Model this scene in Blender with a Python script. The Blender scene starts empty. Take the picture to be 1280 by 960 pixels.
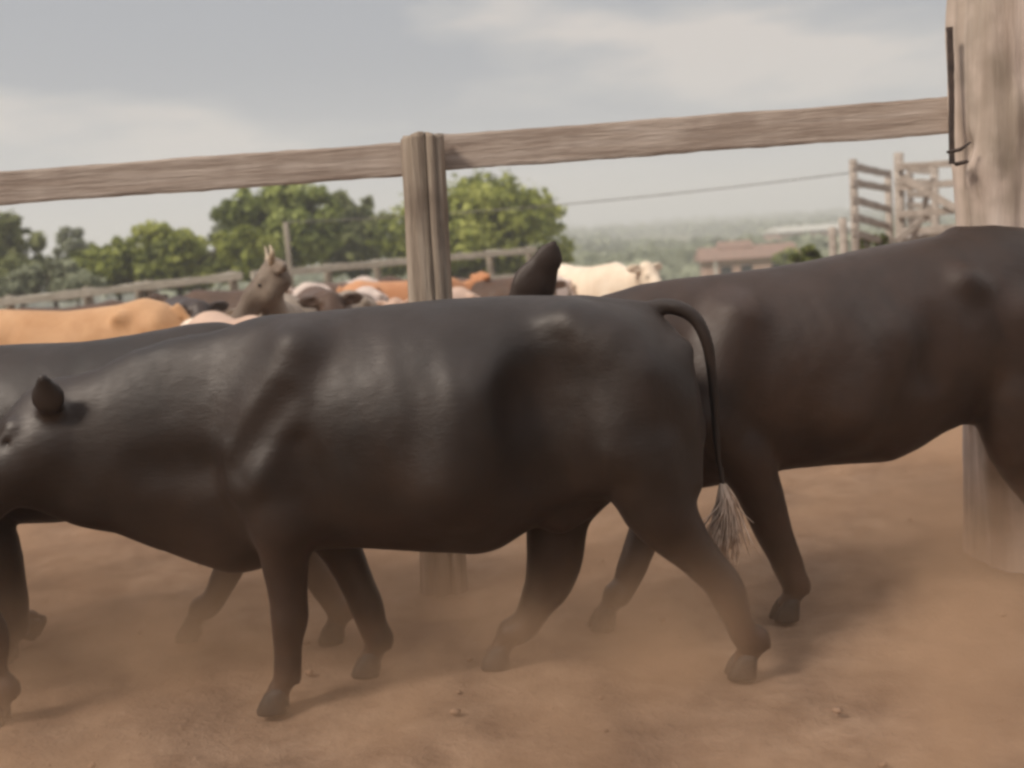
import bpy, math, random
import numpy as np
from mathutils import Vector, Matrix

random.seed(7)
rng = np.random.default_rng(7)
R = math.radians
SC = bpy.context.scene
COL = SC.collection

# ------------------------------------------------------------------ camera
FPX = 1400.0                       # focal length in pixels of the 1280 px wide photograph
CAM = np.array([0.0, 0.0, 1.55])
PITCH, ROLL = R(6.92), R(4.0)
_up0 = np.array([0, math.sin(PITCH), math.cos(PITCH)])
C_F = np.array([0, math.cos(PITCH), -math.sin(PITCH)])
C_R = math.cos(ROLL) * np.array([1.0, 0, 0]) - math.sin(ROLL) * _up0
C_U = math.sin(ROLL) * np.array([1.0, 0, 0]) + math.cos(ROLL) * _up0
cam_data = bpy.data.cameras.new('camera')
cam_data.sensor_width = 36.0
cam_data.lens = 36.0 * FPX / 1280.0
cam_data.clip_start = 0.05
cam_data.clip_end = 6000.0
cam_data.dof.use_dof = True
cam_data.dof.focus_distance = 3.9
cam_data.dof.aperture_fstop = 1.9
cam = bpy.data.objects.new('camera', cam_data)
COL.objects.link(cam)
M = Matrix.Identity(4)
for i in range(3):
    M[i][0], M[i][1], M[i][2], M[i][3] = C_R[i], C_U[i], -C_F[i], CAM[i]
cam.matrix_world = M
SC.camera = cam

# ------------------------------------------------------------------ render look
SC.view_settings.view_transform = 'Standard'
SC.view_settings.look = 'None'
SC.view_settings.exposure = 0.04
SC.view_settings.gamma = 1.0
SC.cycles.pixel_filter_type = 'GAUSSIAN'
SC.cycles.filter_width = 3.2
SC.cycles.max_bounces = 6
SC.cycles.volume_bounces = 1
SC.cycles.volume_step_rate = 2.0
SC.cycles.volume_max_steps = 128

# ------------------------------------------------------------------ world and sun
SUN_DIR = Vector((-0.82, -0.58, 0.92)).normalized()     # towards the sun: left of and behind the camera
elev = math.asin(SUN_DIR.z)
azim = math.atan2(SUN_DIR.x, SUN_DIR.y)
world = bpy.data.worlds.new('World')
SC.world = world
world.use_nodes = True
nt = world.node_tree
nt.nodes.clear()
def wn(t, **kw):
    n = nt.nodes.new(t)
    for k, v in kw.items():
        setattr(n, k, v)
    return n
w_out = wn('ShaderNodeOutputWorld')
sky = wn('ShaderNodeTexSky', sky_type='NISHITA', sun_disc=False)
sky.sun_elevation = elev
sky.sun_rotation = azim
sky.dust_density = 2.5
bg_sky = wn('ShaderNodeBackground'); bg_sky.inputs[1].default_value = 0.06
nt.links.new(sky.outputs[0], bg_sky.inputs[0])
tc = wn('ShaderNodeTexCoord')
mp = wn('ShaderNodeMapping'); mp.inputs['Scale'].default_value = (1.0, 1.0, 3.6)
mp.inputs['Location'].default_value = (0.35, 0.0, 0.10)
nt.links.new(tc.outputs['Generated'], mp.inputs[0])
n1 = wn('ShaderNodeTexNoise'); n1.inputs['Scale'].default_value = 2.9; n1.inputs['Detail'].default_value = 5.0
n1.inputs['Roughness'].default_value = 0.48
nt.links.new(mp.outputs[0], n1.inputs['Vector'])
cr = wn('ShaderNodeValToRGB')
e = cr.color_ramp.elements
e[0].position = 0.44; e[0].color = (0.36, 0.385, 0.43, 1)
e[1].position = 0.57; e[1].color = (0.68, 0.625, 0.585, 1)
m_ = cr.color_ramp.elements.new(0.50); m_.color = (0.47, 0.475, 0.49, 1)
nt.links.new(n1.outputs[0], cr.inputs[0])
sx = wn('ShaderNodeSeparateXYZ'); nt.links.new(tc.outputs['Generated'], sx.inputs[0])
hr = wn('ShaderNodeMapRange'); hr.inputs[1].default_value = 0.0; hr.inputs[2].default_value = 0.17
hr.inputs[3].default_value = 1.0; hr.inputs[4].default_value = 0.0; hr.interpolation_type = 'SMOOTHSTEP'
nt.links.new(sx.outputs[2], hr.inputs[0])
mixh = wn('ShaderNodeMix', data_type='RGBA')          # paler, thinner cloud low down
mfac = wn('ShaderNodeMath', operation='MULTIPLY'); mfac.inputs[1].default_value = 0.85
nt.links.new(hr.outputs[0], mfac.inputs[0])
nt.links.new(mfac.outputs[0], mixh.inputs['Factor'])
nt.links.new(cr.outputs[0], mixh.inputs['A'])
mixh.inputs['B'].default_value = (0.66, 0.66, 0.66, 1)
zr = wn('ShaderNodeMapRange'); zr.inputs[1].default_value = 0.3; zr.inputs[2].default_value = 0.9
zr.inputs[3].default_value = 1.0; zr.inputs[4].default_value = 2.4
nt.links.new(sx.outputs[2], zr.inputs[0])
# unseen dark zone added low behind the camera to dim reflections on coats
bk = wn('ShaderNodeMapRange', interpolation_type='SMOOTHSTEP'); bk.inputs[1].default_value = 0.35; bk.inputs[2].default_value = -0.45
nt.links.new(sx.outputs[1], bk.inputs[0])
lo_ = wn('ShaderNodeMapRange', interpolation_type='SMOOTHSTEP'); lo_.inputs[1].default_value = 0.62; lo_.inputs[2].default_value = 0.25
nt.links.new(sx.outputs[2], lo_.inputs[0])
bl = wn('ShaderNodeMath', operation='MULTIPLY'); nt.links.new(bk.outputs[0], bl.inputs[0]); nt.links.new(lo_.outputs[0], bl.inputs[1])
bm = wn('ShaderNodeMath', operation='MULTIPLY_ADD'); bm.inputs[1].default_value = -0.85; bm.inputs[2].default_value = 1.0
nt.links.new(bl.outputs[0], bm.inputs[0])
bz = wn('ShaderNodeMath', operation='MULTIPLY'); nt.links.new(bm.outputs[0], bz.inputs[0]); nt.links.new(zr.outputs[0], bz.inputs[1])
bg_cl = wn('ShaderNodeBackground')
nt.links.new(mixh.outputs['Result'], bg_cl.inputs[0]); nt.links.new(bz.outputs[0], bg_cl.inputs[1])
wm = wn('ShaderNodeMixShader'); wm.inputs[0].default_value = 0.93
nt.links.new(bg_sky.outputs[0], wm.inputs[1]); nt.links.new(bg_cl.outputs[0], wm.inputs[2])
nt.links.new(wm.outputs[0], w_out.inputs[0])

sun_data = bpy.data.lights.new('sun', 'SUN')
sun_data.energy = 3.1
sun_data.angle = R(12)
sun_data.color = (1.0, 0.90, 0.78)
sun = bpy.data.objects.new('sun', sun_data)
sun.rotation_euler = SUN_DIR.to_track_quat('Z', 'Y').to_euler()
sun.location = (-20, -20, 30)
COL.objects.link(sun)

# ------------------------------------------------------------------ pixel to place
def ray(px, py):
    d = C_F * FPX + C_R * (px - 640.0) + C_U * (480.0 - py)
    return d / np.linalg.norm(d)
def atY(px, py, Y):
    d = ray(px, py)
    t = (Y - CAM[1]) / d[1]
    return CAM + t * d
def xAt(px, Y, z=0.0):
    """world x at depth Y, height z that falls in picture column px (row solved along the column)"""
    py = 300.0
    for _ in range(6):
        p = atY(px, py, Y)
        py += (p[2] - z) * FPX / Y
    return atY(px, py, Y)[0]

# ------------------------------------------------------------------ helpers
def tag(o, label=None, cat=None, group=None, kind=None):
    if label: o['label'] = label
    if cat: o['category'] = cat
    if group: o['group'] = group
    if kind: o['kind'] = kind
    return o
def empty(name, loc=(0, 0, 0), rz=0.0):
    o = bpy.data.objects.new(name, None)
    o.empty_display_size = 0.2
    o.location = loc
    o.rotation_euler = (0, 0, rz)
    COL.objects.link(o)
    return o
def mesh_obj(name, V, F, mat, parent=None, smooth=True, loc=None):
    me = bpy.data.meshes.new(name)
    if isinstance(V, np.ndarray): V = V.astype(float)
    if isinstance(F, np.ndarray) and F.ndim == 2:
        n, k = F.shape
        me.vertices.add(len(V)); me.vertices.foreach_set('co', np.ascontiguousarray(V, dtype=np.float32).ravel())
        me.loops.add(n * k); me.loops.foreach_set('vertex_index', np.ascontiguousarray(F, dtype=np.int32).ravel())
        me.polygons.add(n)
        me.polygons.foreach_set('loop_start', np.arange(0, n * k, k, dtype=np.int32))
        me.polygons.foreach_set('loop_total', np.full(n, k, dtype=np.int32))
        me.update(calc_edges=True)
    else:
        me.from_pydata([tuple(v) for v in V], [], [tuple(f) for f in F])
    me.validate()
    if smooth:
        me.polygons.foreach_set('use_smooth', [True] * len(me.polygons))
    if mat: me.materials.append(mat)
    o = bpy.data.objects.new(name, me)
    COL.objects.link(o)
    if parent: o.parent = parent
    if loc is not None: o.location = loc
    return o

class MB:
    """collects shapes into one mesh"""
    def __init__(s): s.V = []; s.F = []
    def add(s, V, F):
        b = len(s.V)
        s.V += [tuple(map(float, v)) for v in V]
        s.F += [tuple(int(i) + b for i in f) for f in F]
    def tube(s, pts, rad, seg=8, flat=1.0, cap=True):
        pts = [np.array(p, float) for p in pts]
        n = len(pts)
        if np.isscalar(rad): rad = [rad] * n
        V = []; F = []
        up = np.array([0, 0, 1.0])
        for i in range(n):
            t = pts[min(i + 1, n - 1)] - pts[max(i - 1, 0)]
            t /= (np.linalg.norm(t) + 1e-9)
            ref = up if abs(t[2]) < 0.95 else np.array([0, 1.0, 0])
            a = np.cross(t, ref); a /= np.linalg.norm(a)
            b = np.cross(a, t)
            for k in range(seg):
                w = 2 * math.pi * k / seg
                V.append(pts[i] + rad[i] * (math.cos(w) * a + math.sin(w) * b * flat))
        for i in range(n - 1):
            for k in range(seg):
                k2 = (k + 1) % seg
                F.append((i * seg + k, i * seg + k2, (i + 1) * seg + k2, (i + 1) * seg + k))
        if cap:
            F.append(tuple(range(seg))[::-1]); F.append(tuple((n - 1) * seg + k for k in range(seg)))
        s.add(V, F)
    def beam(s, a, b, w, h, nseg=24, rough=0.004, up=(0, 0, 1), seed=0):
        """a sawn board from a to b: w across, h high, edges slightly worn, subdivided"""
        a = np.array(a, float); b = np.array(b, float)
        r = np.random.default_rng(seed)
        t = b - a; L = np.linalg.norm(t); t /= L
        upv = np.array(up, float); side = np.cross(t, upv); side /= np.linalg.norm(side); upv = np.cross(side, t)
        V = []; F = []
        c = 0.14
        prof = [(-1 + c, -1), (1 - c, -1), (1, -1 + c), (1, 0), (1, 1 - c), (1 - c, 1), (-1 + c, 1), (-1, 1 - c), (-1, 0), (-1, -1 + c)]
        m = len(prof)
        ph = r.random((m, 3)) * 6.28
        for i in range(nseg + 1):
            q = a + t * L * i / nseg
            x = L * i / nseg
            for j, (px, pz) in enumerate(prof):
                # both sides of one edge drift together, so the board stays a board
                g = 0 if pz > 0.3 else (1 if pz < -0.3 else 2)
                d = rough * (math.sin(x * 5.1 + ph[g, 0]) + 0.6 * math.sin(x * 13 + ph[g, 1]) + 0.5 * r.normal())
                cc = px * w / 2; hh = pz * h / 2 + (d if g < 2 else 0)
                V.append(q + side * cc + upv * hh)
        for i in range(nseg):
            for j in range(m):
                j2 = (j + 1) % m
                F.append((i * m + j, i * m + j2, (i + 1) * m + j2, (i + 1) * m + j))
        F.append(tuple(range(m))[::-1]); F.append(tuple(nseg * m + j for j in range(m)))
        s.add(V, F)
    def box(s, c, d, rz=0.0):
        c = np.array(c, float); x, y, z = [q / 2 for q in d]
        cs, sn = math.cos(rz), math.sin(rz)
        V = []
        for i in (-1, 1):
            for j in (-1, 1):
                for k in (-1, 1):
                    V.append((c[0] + i * x * cs - j * y * sn, c[1] + i * x * sn + j * y * cs, c[2] + k * z))
        s.add(V, [(0, 1, 3, 2), (4, 6, 7, 5), (0, 4, 5, 1), (2, 3, 7, 6), (0, 2, 6, 4), (1, 5, 7, 3)])
    def build(s, name, mat, parent=None, smooth=False):
        return mesh_obj(name, s.V, s.F, mat, parent, smooth)

def vnoise(P, seed=0):
    """smooth value noise, -1..1, on an (N,3) array"""
    Q = np.floor(P).astype(np.int64); f = P - Q
    f = f * f * (3 - 2 * f)
    def h(i, j, k):
        n = (i * 374761393 + j * 668265263 + k * 2147483647 + seed * 974634777) & 0xffffffff
        n = ((n ^ (n >> 13)) * 1274126177) & 0xffffffff
        n = (n ^ (n >> 16)) & 0xffff
        return n / 32767.5 - 1
    x, y, z = Q[:, 0], Q[:, 1], Q[:, 2]
    o = 0
    for a in (0, 1):
        for b in (0, 1):
            for c in (0, 1):
                w = (f[:, 0] if a else 1 - f[:, 0]) * (f[:, 1] if b else 1 - f[:, 1]) * (f[:, 2] if c else 1 - f[:, 2])
                o = o + w * h(x + a, y + b, z + c)
    return o
def fbm(P, oct=4, seed=0):
    o = 0; a = 1.0; s = 0
    for i in range(oct):
        o = o + a * vnoise(P * 2 ** i + 17.3 * i, seed + i); s += a; a *= 0.5
    return o / s

# ------------------------------------------------------------------ materials
def new_mat(name):
    m = bpy.data.materials.new(name); m.use_nodes = True
    t = m.node_tree
    return m, t, t.nodes['Principled BSDF']
def nd(t, typ, **kw):
    n = t.nodes.new(typ)
    for k, v in kw.items(): setattr(n, k, v)
    return n
def ramp(t, src, stops):
    r = nd(t, 'ShaderNodeValToRGB')
    el = r.color_ramp.elements
    el[0].position = stops[0][0]; el[0].color = (*stops[0][1], 1)
    el[1].position = stops[-1][0]; el[1].color = (*stops[-1][1], 1)
    for p, c in stops[1:-1]:
        x = el.new(p); x.color = (*c, 1)
    t.links.new(src, r.inputs[0])
    return r.outputs[0]
def noise(t, scale, detail=4, rough=0.55, vec=None, stretch=None, dist=0.0):
    n = nd(t, 'ShaderNodeTexNoise'); n.inputs['Scale'].default_value = scale
    n.inputs['Detail'].default_value = detail; n.inputs['Roughness'].default_value = rough
    n.inputs['Distortion'].default_value = dist
    if vec is None:
        tcn = nd(t, 'ShaderNodeTexCoord'); vec = tcn.outputs['Object']
    if stretch:
        mpn = nd(t, 'ShaderNodeMapping'); mpn.inputs['Scale'].default_value = stretch
        t.links.new(vec, mpn.inputs[0]); vec = mpn.outputs[0]
    t.links.new(vec, n.inputs['Vector'])
    return n.outputs[0]
def bump(t, bsdf, h, strength, dist):
    b = nd(t, 'ShaderNodeBump'); b.inputs['Strength'].default_value = strength; b.inputs['Distance'].default_value = dist
    t.links.new(h, b.inputs['Height']); t.links.new(b.outputs[0], bsdf.inputs['Normal'])
def mixc(t, fac, a, b):
    m = nd(t, 'ShaderNodeMix', data_type='RGBA')
    if hasattr(fac, 'links') or hasattr(fac, 'is_output'): t.links.new(fac, m.inputs['Factor'])
    else: m.inputs['Factor'].default_value = fac
    for s, v in (('A', a), ('B', b)):
        if isinstance(v, tuple): m.inputs[s].default_value = (*v, 1)
        else: t.links.new(v, m.inputs[s])
    return m.outputs['Result']

def coat_mat(name, c1, c2, rough=0.50, dust=0.55, dustcol=(0.085, 0.040, 0.022), sheen=0.03, spec=0.58, patch=None):
    m, t, b = new_mat(name)
    big = noise(t, 2.2, 5, 0.62, dist=0.5)
    col = ramp(t, big, [(0.35, c1), (0.65, c2)])
    if patch:
        pn = noise(t, patch[1], 2, 0.4, dist=0.4)
        pf = ramp(t, pn, [(0.47, (0, 0, 0)), (0.50, (1, 1, 1))])
        col = mixc(t, pf, col, patch[0])
    tcn = nd(t, 'ShaderNodeTexCoord')
    sp = nd(t, 'ShaderNodeSeparateXYZ'); t.links.new(tcn.outputs['Object'], sp.inputs[0])
    zr = nd(t, 'ShaderNodeMapRange'); zr.inputs[1].default_value = 0.9; zr.inputs[2].default_value = 0.05
    zr.inputs[3].default_value = 0.0; zr.inputs[4].default_value = dust
    t.links.new(sp.outputs[2], zr.inputs[0])
    dn = noise(t, 6, 4, 0.6)
    mu = nd(t, 'ShaderNodeMath', operation='MULTIPLY'); t.links.new(zr.outputs[0], mu.inputs[0])
    dd = nd(t, 'ShaderNodeMapRange'); dd.inputs[1].default_value = 0.3; dd.inputs[2].default_value = 0.7
    dd.inputs[3].default_value = 0.4; dd.inputs[4].default_value = 1.3
    t.links.new(dn, dd.inputs[0]); t.links.new(dd.outputs[0], mu.inputs[1])
    col = mixc(t, mu.outputs[0], col, dustcol)
    t.links.new(col, b.inputs['Base Color'])
    rr = nd(t, 'ShaderNodeMapRange'); rr.inputs[1].default_value = 0.3; rr.inputs[2].default_value = 0.7; rr.inputs[3].default_value = rough - 0.05; rr.inputs[4].default_value = rough + 0.12
    t.links.new(noise(t, 5, 3, 0.6), rr.inputs[0]); t.links.new(rr.outputs[0], b.inputs['Roughness'])
    b.inputs['Specular IOR Level'].default_value = spec
    b.inputs['Specular Tint'].default_value = (1.0, 0.95, 0.92, 1)
    b.inputs['Sheen Weight'].default_value = sheen
    b.inputs['Sheen Roughness'].default_value = 0.45
    b.inputs['Sheen Tint'].default_value = (0.75, 0.62, 0.55, 1)
    hair = noise(t, 75, 5, 0.75, stretch=(0.28, 1, 0.8), dist=0.3)
    lump = noise(t, 4.5, 2, 0.5)
    ma = nd(t, 'ShaderNodeMath', operation='MULTIPLY_ADD'); ma.inputs[1].default_value = 1.2
    t.links.new(lump, ma.inputs[0]); t.links.new(hair, ma.inputs[2])
    bump(t, b, ma.outputs[0], 0.30, 0.006)
    return m

def wood_mat(name, c_dark, c_mid, c_light, axis='x', rough=0.85, stain=None, scale=1.0):
    m, t, b = new_mat(name)
    st = {'x': (0.9, 14, 14), 'z': (14, 14, 0.9), 'y': (14, 0.9, 14)}[axis]
    st = tuple(s * scale for s in st)
    g = noise(t, 1.6, 6, 0.65, stretch=st, dist=0.25)
    col = ramp(t, g, [(0.30, c_dark), (0.5, c_mid), (0.70, c_light)])
    blot = noise(t, 3.2, 3, 0.5)
    bf = ramp(t, blot, [(0.50, (0, 0, 0)), (0.66, (0.6, 0.6, 0.6))])
    col = mixc(t, bf, col, c_dark if stain is None else stain)
    t.links.new(col, b.inputs['Base Color'])
    b.inputs['Roughness'].default_value = rough
    b.inputs['Specular IOR Level'].default_value = 0.25
    g2 = noise(t, 3.0, 6, 0.7, stretch=st, dist=0.2)
    bump(t, b, g2, 0.9, 0.012)
    return m

def simple_mat(name, c, rough=0.7, c2=None, scale=8.0, bumpd=0.0, metal=0.0):
    m, t, b = new_mat(name)
    if c2 is None: c2 = tuple(x * 0.7 for x in c)
    n = noise(t, scale, 5, 0.6)
    t.links.new(ramp(t, n, [(0.35, c2), (0.65, c)]), b.inputs['Base Color'])
    b.inputs['Roughness'].default_value = rough
    b.inputs['Metallic'].default_value = metal
    if bumpd: bump(t, b, n, 0.7, bumpd)
    return m

def leaf_mat(name, dark, mid, light, trans=0.40):
    m, t, b = new_mat(name)
    g = nd(t, 'ShaderNodeNewGeometry')
    n = noise(t, 0.45, 3, 0.5)
    ad = nd(t, 'ShaderNodeMath', operation='ADD'); t.links.new(n, ad.inputs[0])
    mu = nd(t, 'ShaderNodeMath', operation='MULTIPLY_ADD'); mu.inputs[1].default_value = 0.36; mu.inputs[2].default_value = -0.18
    t.links.new(g.outputs['Random Per Island'], mu.inputs[0]); t.links.new(mu.outputs[0], ad.inputs[1])
    col = ramp(t, ad.outputs[0], [(0.30, dark), (0.52, mid), (0.78, light)])
    t.links.new(col, b.inputs['Base Color'])
    b.inputs['Roughness'].default_value = 0.6
    b.inputs['Specular IOR Level'].default_value = 0.3
    tr = nd(t, 'ShaderNodeBsdfTranslucent'); t.links.new(col, tr.inputs[0])
    mx = nd(t, 'ShaderNodeMixShader'); mx.inputs[0].default_value = trans
    out = t.nodes['Material Output']
    t.links.new(b.outputs[0], mx.inputs[1]); t.links.new(tr.outputs[0], mx.inputs[2]); t.links.new(mx.outputs[0], out.inputs[0])
    return m

M_BLACK = coat_mat('black_coat', (0.007, 0.0030, 0.0014), (0.018, 0.0083, 0.0043))
M_BLACK2 = coat_mat('brown_black_coat', (0.015, 0.0060, 0.0026), (0.036, 0.0165, 0.009))
M_TAN = coat_mat('tan_coat', (0.42, 0.215, 0.095), (0.58, 0.34, 0.18), 0.62, 0.25, sheen=0.15, spec=0.3)
M_ORANGE = coat_mat('red_tan_coat', (0.46, 0.19, 0.08), (0.56, 0.28, 0.14), 0.62, 0.25, sheen=0.15, spec=0.3)
M_PINK = coat_mat('pale_tan_coat', (0.46, 0.30, 0.22), (0.58, 0.40, 0.30), 0.62, 0.25, sheen=0.15, spec=0.3)
M_CREAM = coat_mat('cream_coat', (0.70, 0.56, 0.42), (0.80, 0.68, 0.54), 0.62, 0.2, sheen=0.15, spec=0.3)
M_GREY = coat_mat('grey_coat', (0.13, 0.095, 0.07), (0.30, 0.24, 0.185), 0.62, 0.2, sheen=0.15, spec=0.3)
M_PIED = coat_mat('brown_white_coat', (0.10, 0.055, 0.035), (0.15, 0.085, 0.055), 0.62, 0.2, sheen=0.15, spec=0.3, patch=((0.62, 0.50, 0.43), 2.2))
M_BROWN = coat_mat('brown_coat', (0.06, 0.034, 0.022), (0.11, 0.062, 0.04), 0.55, 0.3, sheen=0.1, spec=0.3)
M_HOOF = simple_mat('hoof_horn', (0.04, 0.024, 0.016), 0.7, (0.016, 0.010, 0.007), 30, 0.002)
M_HORN = simple_mat('pale_horn', (0.50, 0.40, 0.28), 0.45, (0.25, 0.17, 0.11), 18, 0.002)
M_EYE = simple_mat('wet_eye', (0.008, 0.005, 0.004), 0.08, (0.006, 0.004, 0.003), 5)
M_SWITCH = simple_mat('dusty_tail_hair', (0.66, 0.52, 0.42), 0.9, (0.38, 0.27, 0.20), 14)
M_SWITCH_D = simple_mat('dark_tail_hair', (0.03, 0.02, 0.015), 0.7, (0.015, 0.01, 0.008), 14)
M_RAIL = wood_mat('weathered_rail', (0.30, 0.225, 0.18), (0.46, 0.37, 0.31), (0.56, 0.47, 0.41), 'x')
M_POST = wood_mat('weathered_post', (0.17, 0.125, 0.095), (0.34, 0.27, 0.21), (0.47, 0.385, 0.31), 'z')
M_TRUNK = wood_mat('bare_grey_trunk', (0.34, 0.26, 0.21), (0.58, 0.47, 0.40), (0.72, 0.61, 0.54), 'z', scale=0.30, stain=(0.27, 0.22, 0.17))
M_PALE = wood_mat('sun_bleached_board', (0.26, 0.215, 0.18), (0.42, 0.36, 0.31), (0.56, 0.49, 0.43), 'x')
M_FAR_WOOD = wood_mat('grey_fence_timber', (0.50, 0.46, 0.37), (0.66, 0.61, 0.50), (0.76, 0.71, 0.60), 'x')
M_FAR_POST = wood_mat('grey_fence_post', (0.17, 0.145, 0.115), (0.29, 0.25, 0.20), (0.38, 0.34, 0.28), 'z')
M_IRON = simple_mat('rusty_iron', (0.075, 0.05, 0.04), 0.8, (0.03, 0.02, 0.017), 25, 0.002)
M_WIRE = simple_mat('dull_wire', (0.22, 0.2, 0.18), 0.6, (0.12, 0.11, 0.1), 8)
M_BARK = wood_mat('bark', (0.05, 0.038, 0.028), (0.10, 0.078, 0.06), (0.17, 0.14, 0.11), 'z')
M_LEAF_A = leaf_mat('olive_leaves', (0.10, 0.12, 0.02), (0.31, 0.34, 0.065), (0.52, 0.53, 0.15))
M_LEAF_B = leaf_mat('bright_leaves', (0.13, 0.16, 0.035), (0.38, 0.43, 0.11), (0.60, 0.63, 0.24))
M_LEAF_C = leaf_mat('dark_leaves', (0.09, 0.105, 0.035), (0.235, 0.255, 0.095), (0.38, 0.40, 0.17))
M_LEAF_D = leaf_mat('grey_green_leaves', (0.15, 0.165, 0.10), (0.31, 0.33, 0.21), (0.45, 0.47, 0.32))
M_LEAF_E = leaf_mat('yellow_green_leaves', (0.10, 0.12, 0.03), (0.22, 0.24, 0.07), (0.36, 0.36, 0.14))
M_ROOF = simple_mat('red_clay_tiles', (0.30, 0.185, 0.14), 0.9, (0.21, 0.14, 0.105), 2.5, 0.01)
M_WALL = simple_mat('pinkish_render', (0.50, 0.34, 0.27), 0.9, (0.40, 0.27, 0.21), 1.5)
M_WHITE = simple_mat('white_metal_roof', (0.52, 0.50, 0.44), 0.8, (0.42, 0.40, 0.35), 1.2)
M_DARKGLASS = simple_mat('dark_window', (0.03, 0.03, 0.035), 0.2, (0.02, 0.02, 0.02), 2)

# ------------------------------------------------------------------ ground
def sstep(x): x = np.clip(x, 0, 1); return x * x * (3 - 2 * x)
def terrain(x, y):
    z = -5.0 * sstep((y - 32) / 75.0)
    z = z + 9.5 * sstep((y - 240) / 520.0)
    z = z + 9.0 * sstep((y - 700) / 450.0)
    far = sstep((y - 150) / 250.0)
    z = z + far * (2.2 * np.sin(x * 0.006 + 1.3) + 1.0 * np.sin(x * 0.017 + y * 0.004))
    return z
xs = np.concatenate([-np.geomspace(1150, 8, 46), np.arange(-7.5, 7.5, 0.06), np.geomspace(8, 1150, 46)])
ys = np.concatenate([np.arange(-6, 1.6, 0.4), np.arange(1.6, 9.6, 0.06), np.geomspace(9.8, 1250, 110)])
GX, GY = np.meshgrid(xs, ys, indexing='ij')
Pg = np.stack([GX.ravel(), GY.ravel(), np.zeros(GX.size)], 1)
near = (np.abs(Pg[:, 0]) < 9) & (Pg[:, 1] < 12)
hz = terrain(Pg[:, 0], Pg[:, 1])
q = Pg[near]
trod = 0.020 * fbm(q * 1.1, 3, 3) + 0.028 * fbm(q * 4.6, 4, 9)
prints = vnoise(q * 8.5, 21)
trod -= 0.026 * np.clip(prints - 0.25, 0, 1)
hz[near] += trod - 0.006
Pg[:, 2] = hz
nx, ny = GX.shape
ii, jj = np.meshgrid(np.arange(nx - 1), np.arange(ny - 1), indexing='ij')
a = (ii * ny + jj).ravel()
Fg = np.stack([a, a + ny, a + ny + 1, a + 1], 1)
m, t, b = new_mat('dry_dirt_and_pasture')
geo = nd(t, 'ShaderNodeNewGeometry'); pos = geo.outputs['Position']
n_big = noise(t, 0.9, 4, 0.6, vec=pos)
n_mid = noise(t, 5.5, 6, 0.65, vec=pos)
n_fin = noise(t, 42, 4, 0.7, vec=pos)
dirt = ramp(t, n_mid, [(0.32, (0.165, 0.103, 0.067)), (0.50, (0.235, 0.154, 0.104)), (0.70, (0.31, 0.21, 0.145))])
dirt = mixc(t, ramp(t, n_big, [(0.42, (0, 0, 0)), (0.62, (0.55, 0.55, 0.55))]), dirt, (0.185, 0.115, 0.075))
dirt = mixc(t, ramp(t, n_fin, [(0.58, (0, 0, 0)), (0.72, (0.35, 0.35, 0.35))]), dirt, (0.12, 0.075, 0.05))
past = ramp(t, noise(t, 0.06, 5, 0.6, vec=pos), [(0.3, (0.10, 0.105, 0.05)), (0.55, (0.17, 0.165, 0.085)), (0.75, (0.27, 0.235, 0.13))])
sp = nd(t, 'ShaderNodeSeparateXYZ'); t.links.new(pos, sp.inputs[0])
ed = nd(t, 'ShaderNodeMath', operation='MULTIPLY_ADD'); ed.inputs[1].default_value = 9.0
t.links.new(noise(t, 0.35, 4, 0.6, vec=pos), ed.inputs[0]); t.links.new(sp.outputs[1], ed.inputs[2])
mr = nd(t, 'ShaderNodeMapRange'); mr.inputs[1].default_value = 29; mr.inputs[2].default_value = 33
t.links.new(ed.outputs[0], mr.inputs[0])
t.links.new(mixc(t, mr.outputs[0], dirt, past), b.inputs['Base Color'])
b.inputs['Roughness'].default_value = 0.95
b.inputs['Specular IOR Level'].default_value = 0.15
hh = nd(t, 'ShaderNodeMath', operation='MULTIPLY_ADD'); hh.inputs[1].default_value = 0.4
t.links.new(n_fin, hh.inputs[0]); t.links.new(n_mid, hh.inputs[2])
bump(t, b, hh.outputs[0], 0.8, 0.03)
ground = mesh_obj('ground', Pg, Fg, m)
tag(ground, 'bare trodden reddish brown dirt of the corral running out to pasture', 'ground', kind='structure')

# clods of dry dirt lying about
M_CLOD = simple_mat('dirt_clods', (0.30, 0.19, 0.125), 0.95, (0.16, 0.10, 0.066), 20, 0.004)
cm = MB()
ico_v = []
ph = (1 + 5 ** 0.5) / 2
for s1 in (-1, 1):
    for s2 in (-1, 1):
        ico_v += [(0, s1, s2 * ph), (s1, s2 * ph, 0), (s2 * ph, 0, s1)]
ico_v = np.array(ico_v) / np.linalg.norm([1, ph])
from itertools import combinations
ico_f = []
for c3 in combinations(range(12), 3):
    d = [np.linalg.norm(ico_v[i] - ico_v[j]) for i, j in combinations(c3, 2)]
    if max(d) < 1.1:
        n_ = np.cross(ico_v[c3[1]] - ico_v[c3[0]], ico_v[c3[2]] - ico_v[c3[0]])
        ico_f.append(c3 if np.dot(n_, ico_v[c3[0]]) > 0 else c3[::-1])
for i in range(280):
    y = 2.2 + 8 * rng.random() ** 1.3; x = rng.uniform(-0.62, 0.62) * (y + 1.0)
    s_ = 0.005 + 0.016 * rng.random() ** 3
    V = ico_v * (1 + 0.25 * rng.normal(size=(12, 1))) * s_ * np.array([1, 1, 0.6])
    cm.add(V + np.array([x, y, 0.004 + s_ * 0.2]), ico_f)
tag(cm.build('dirt_clods', M_CLOD, smooth=True), 'small crumbs of dry dirt scattered over the corral ground', 'dirt clods', kind='stuff')

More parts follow.
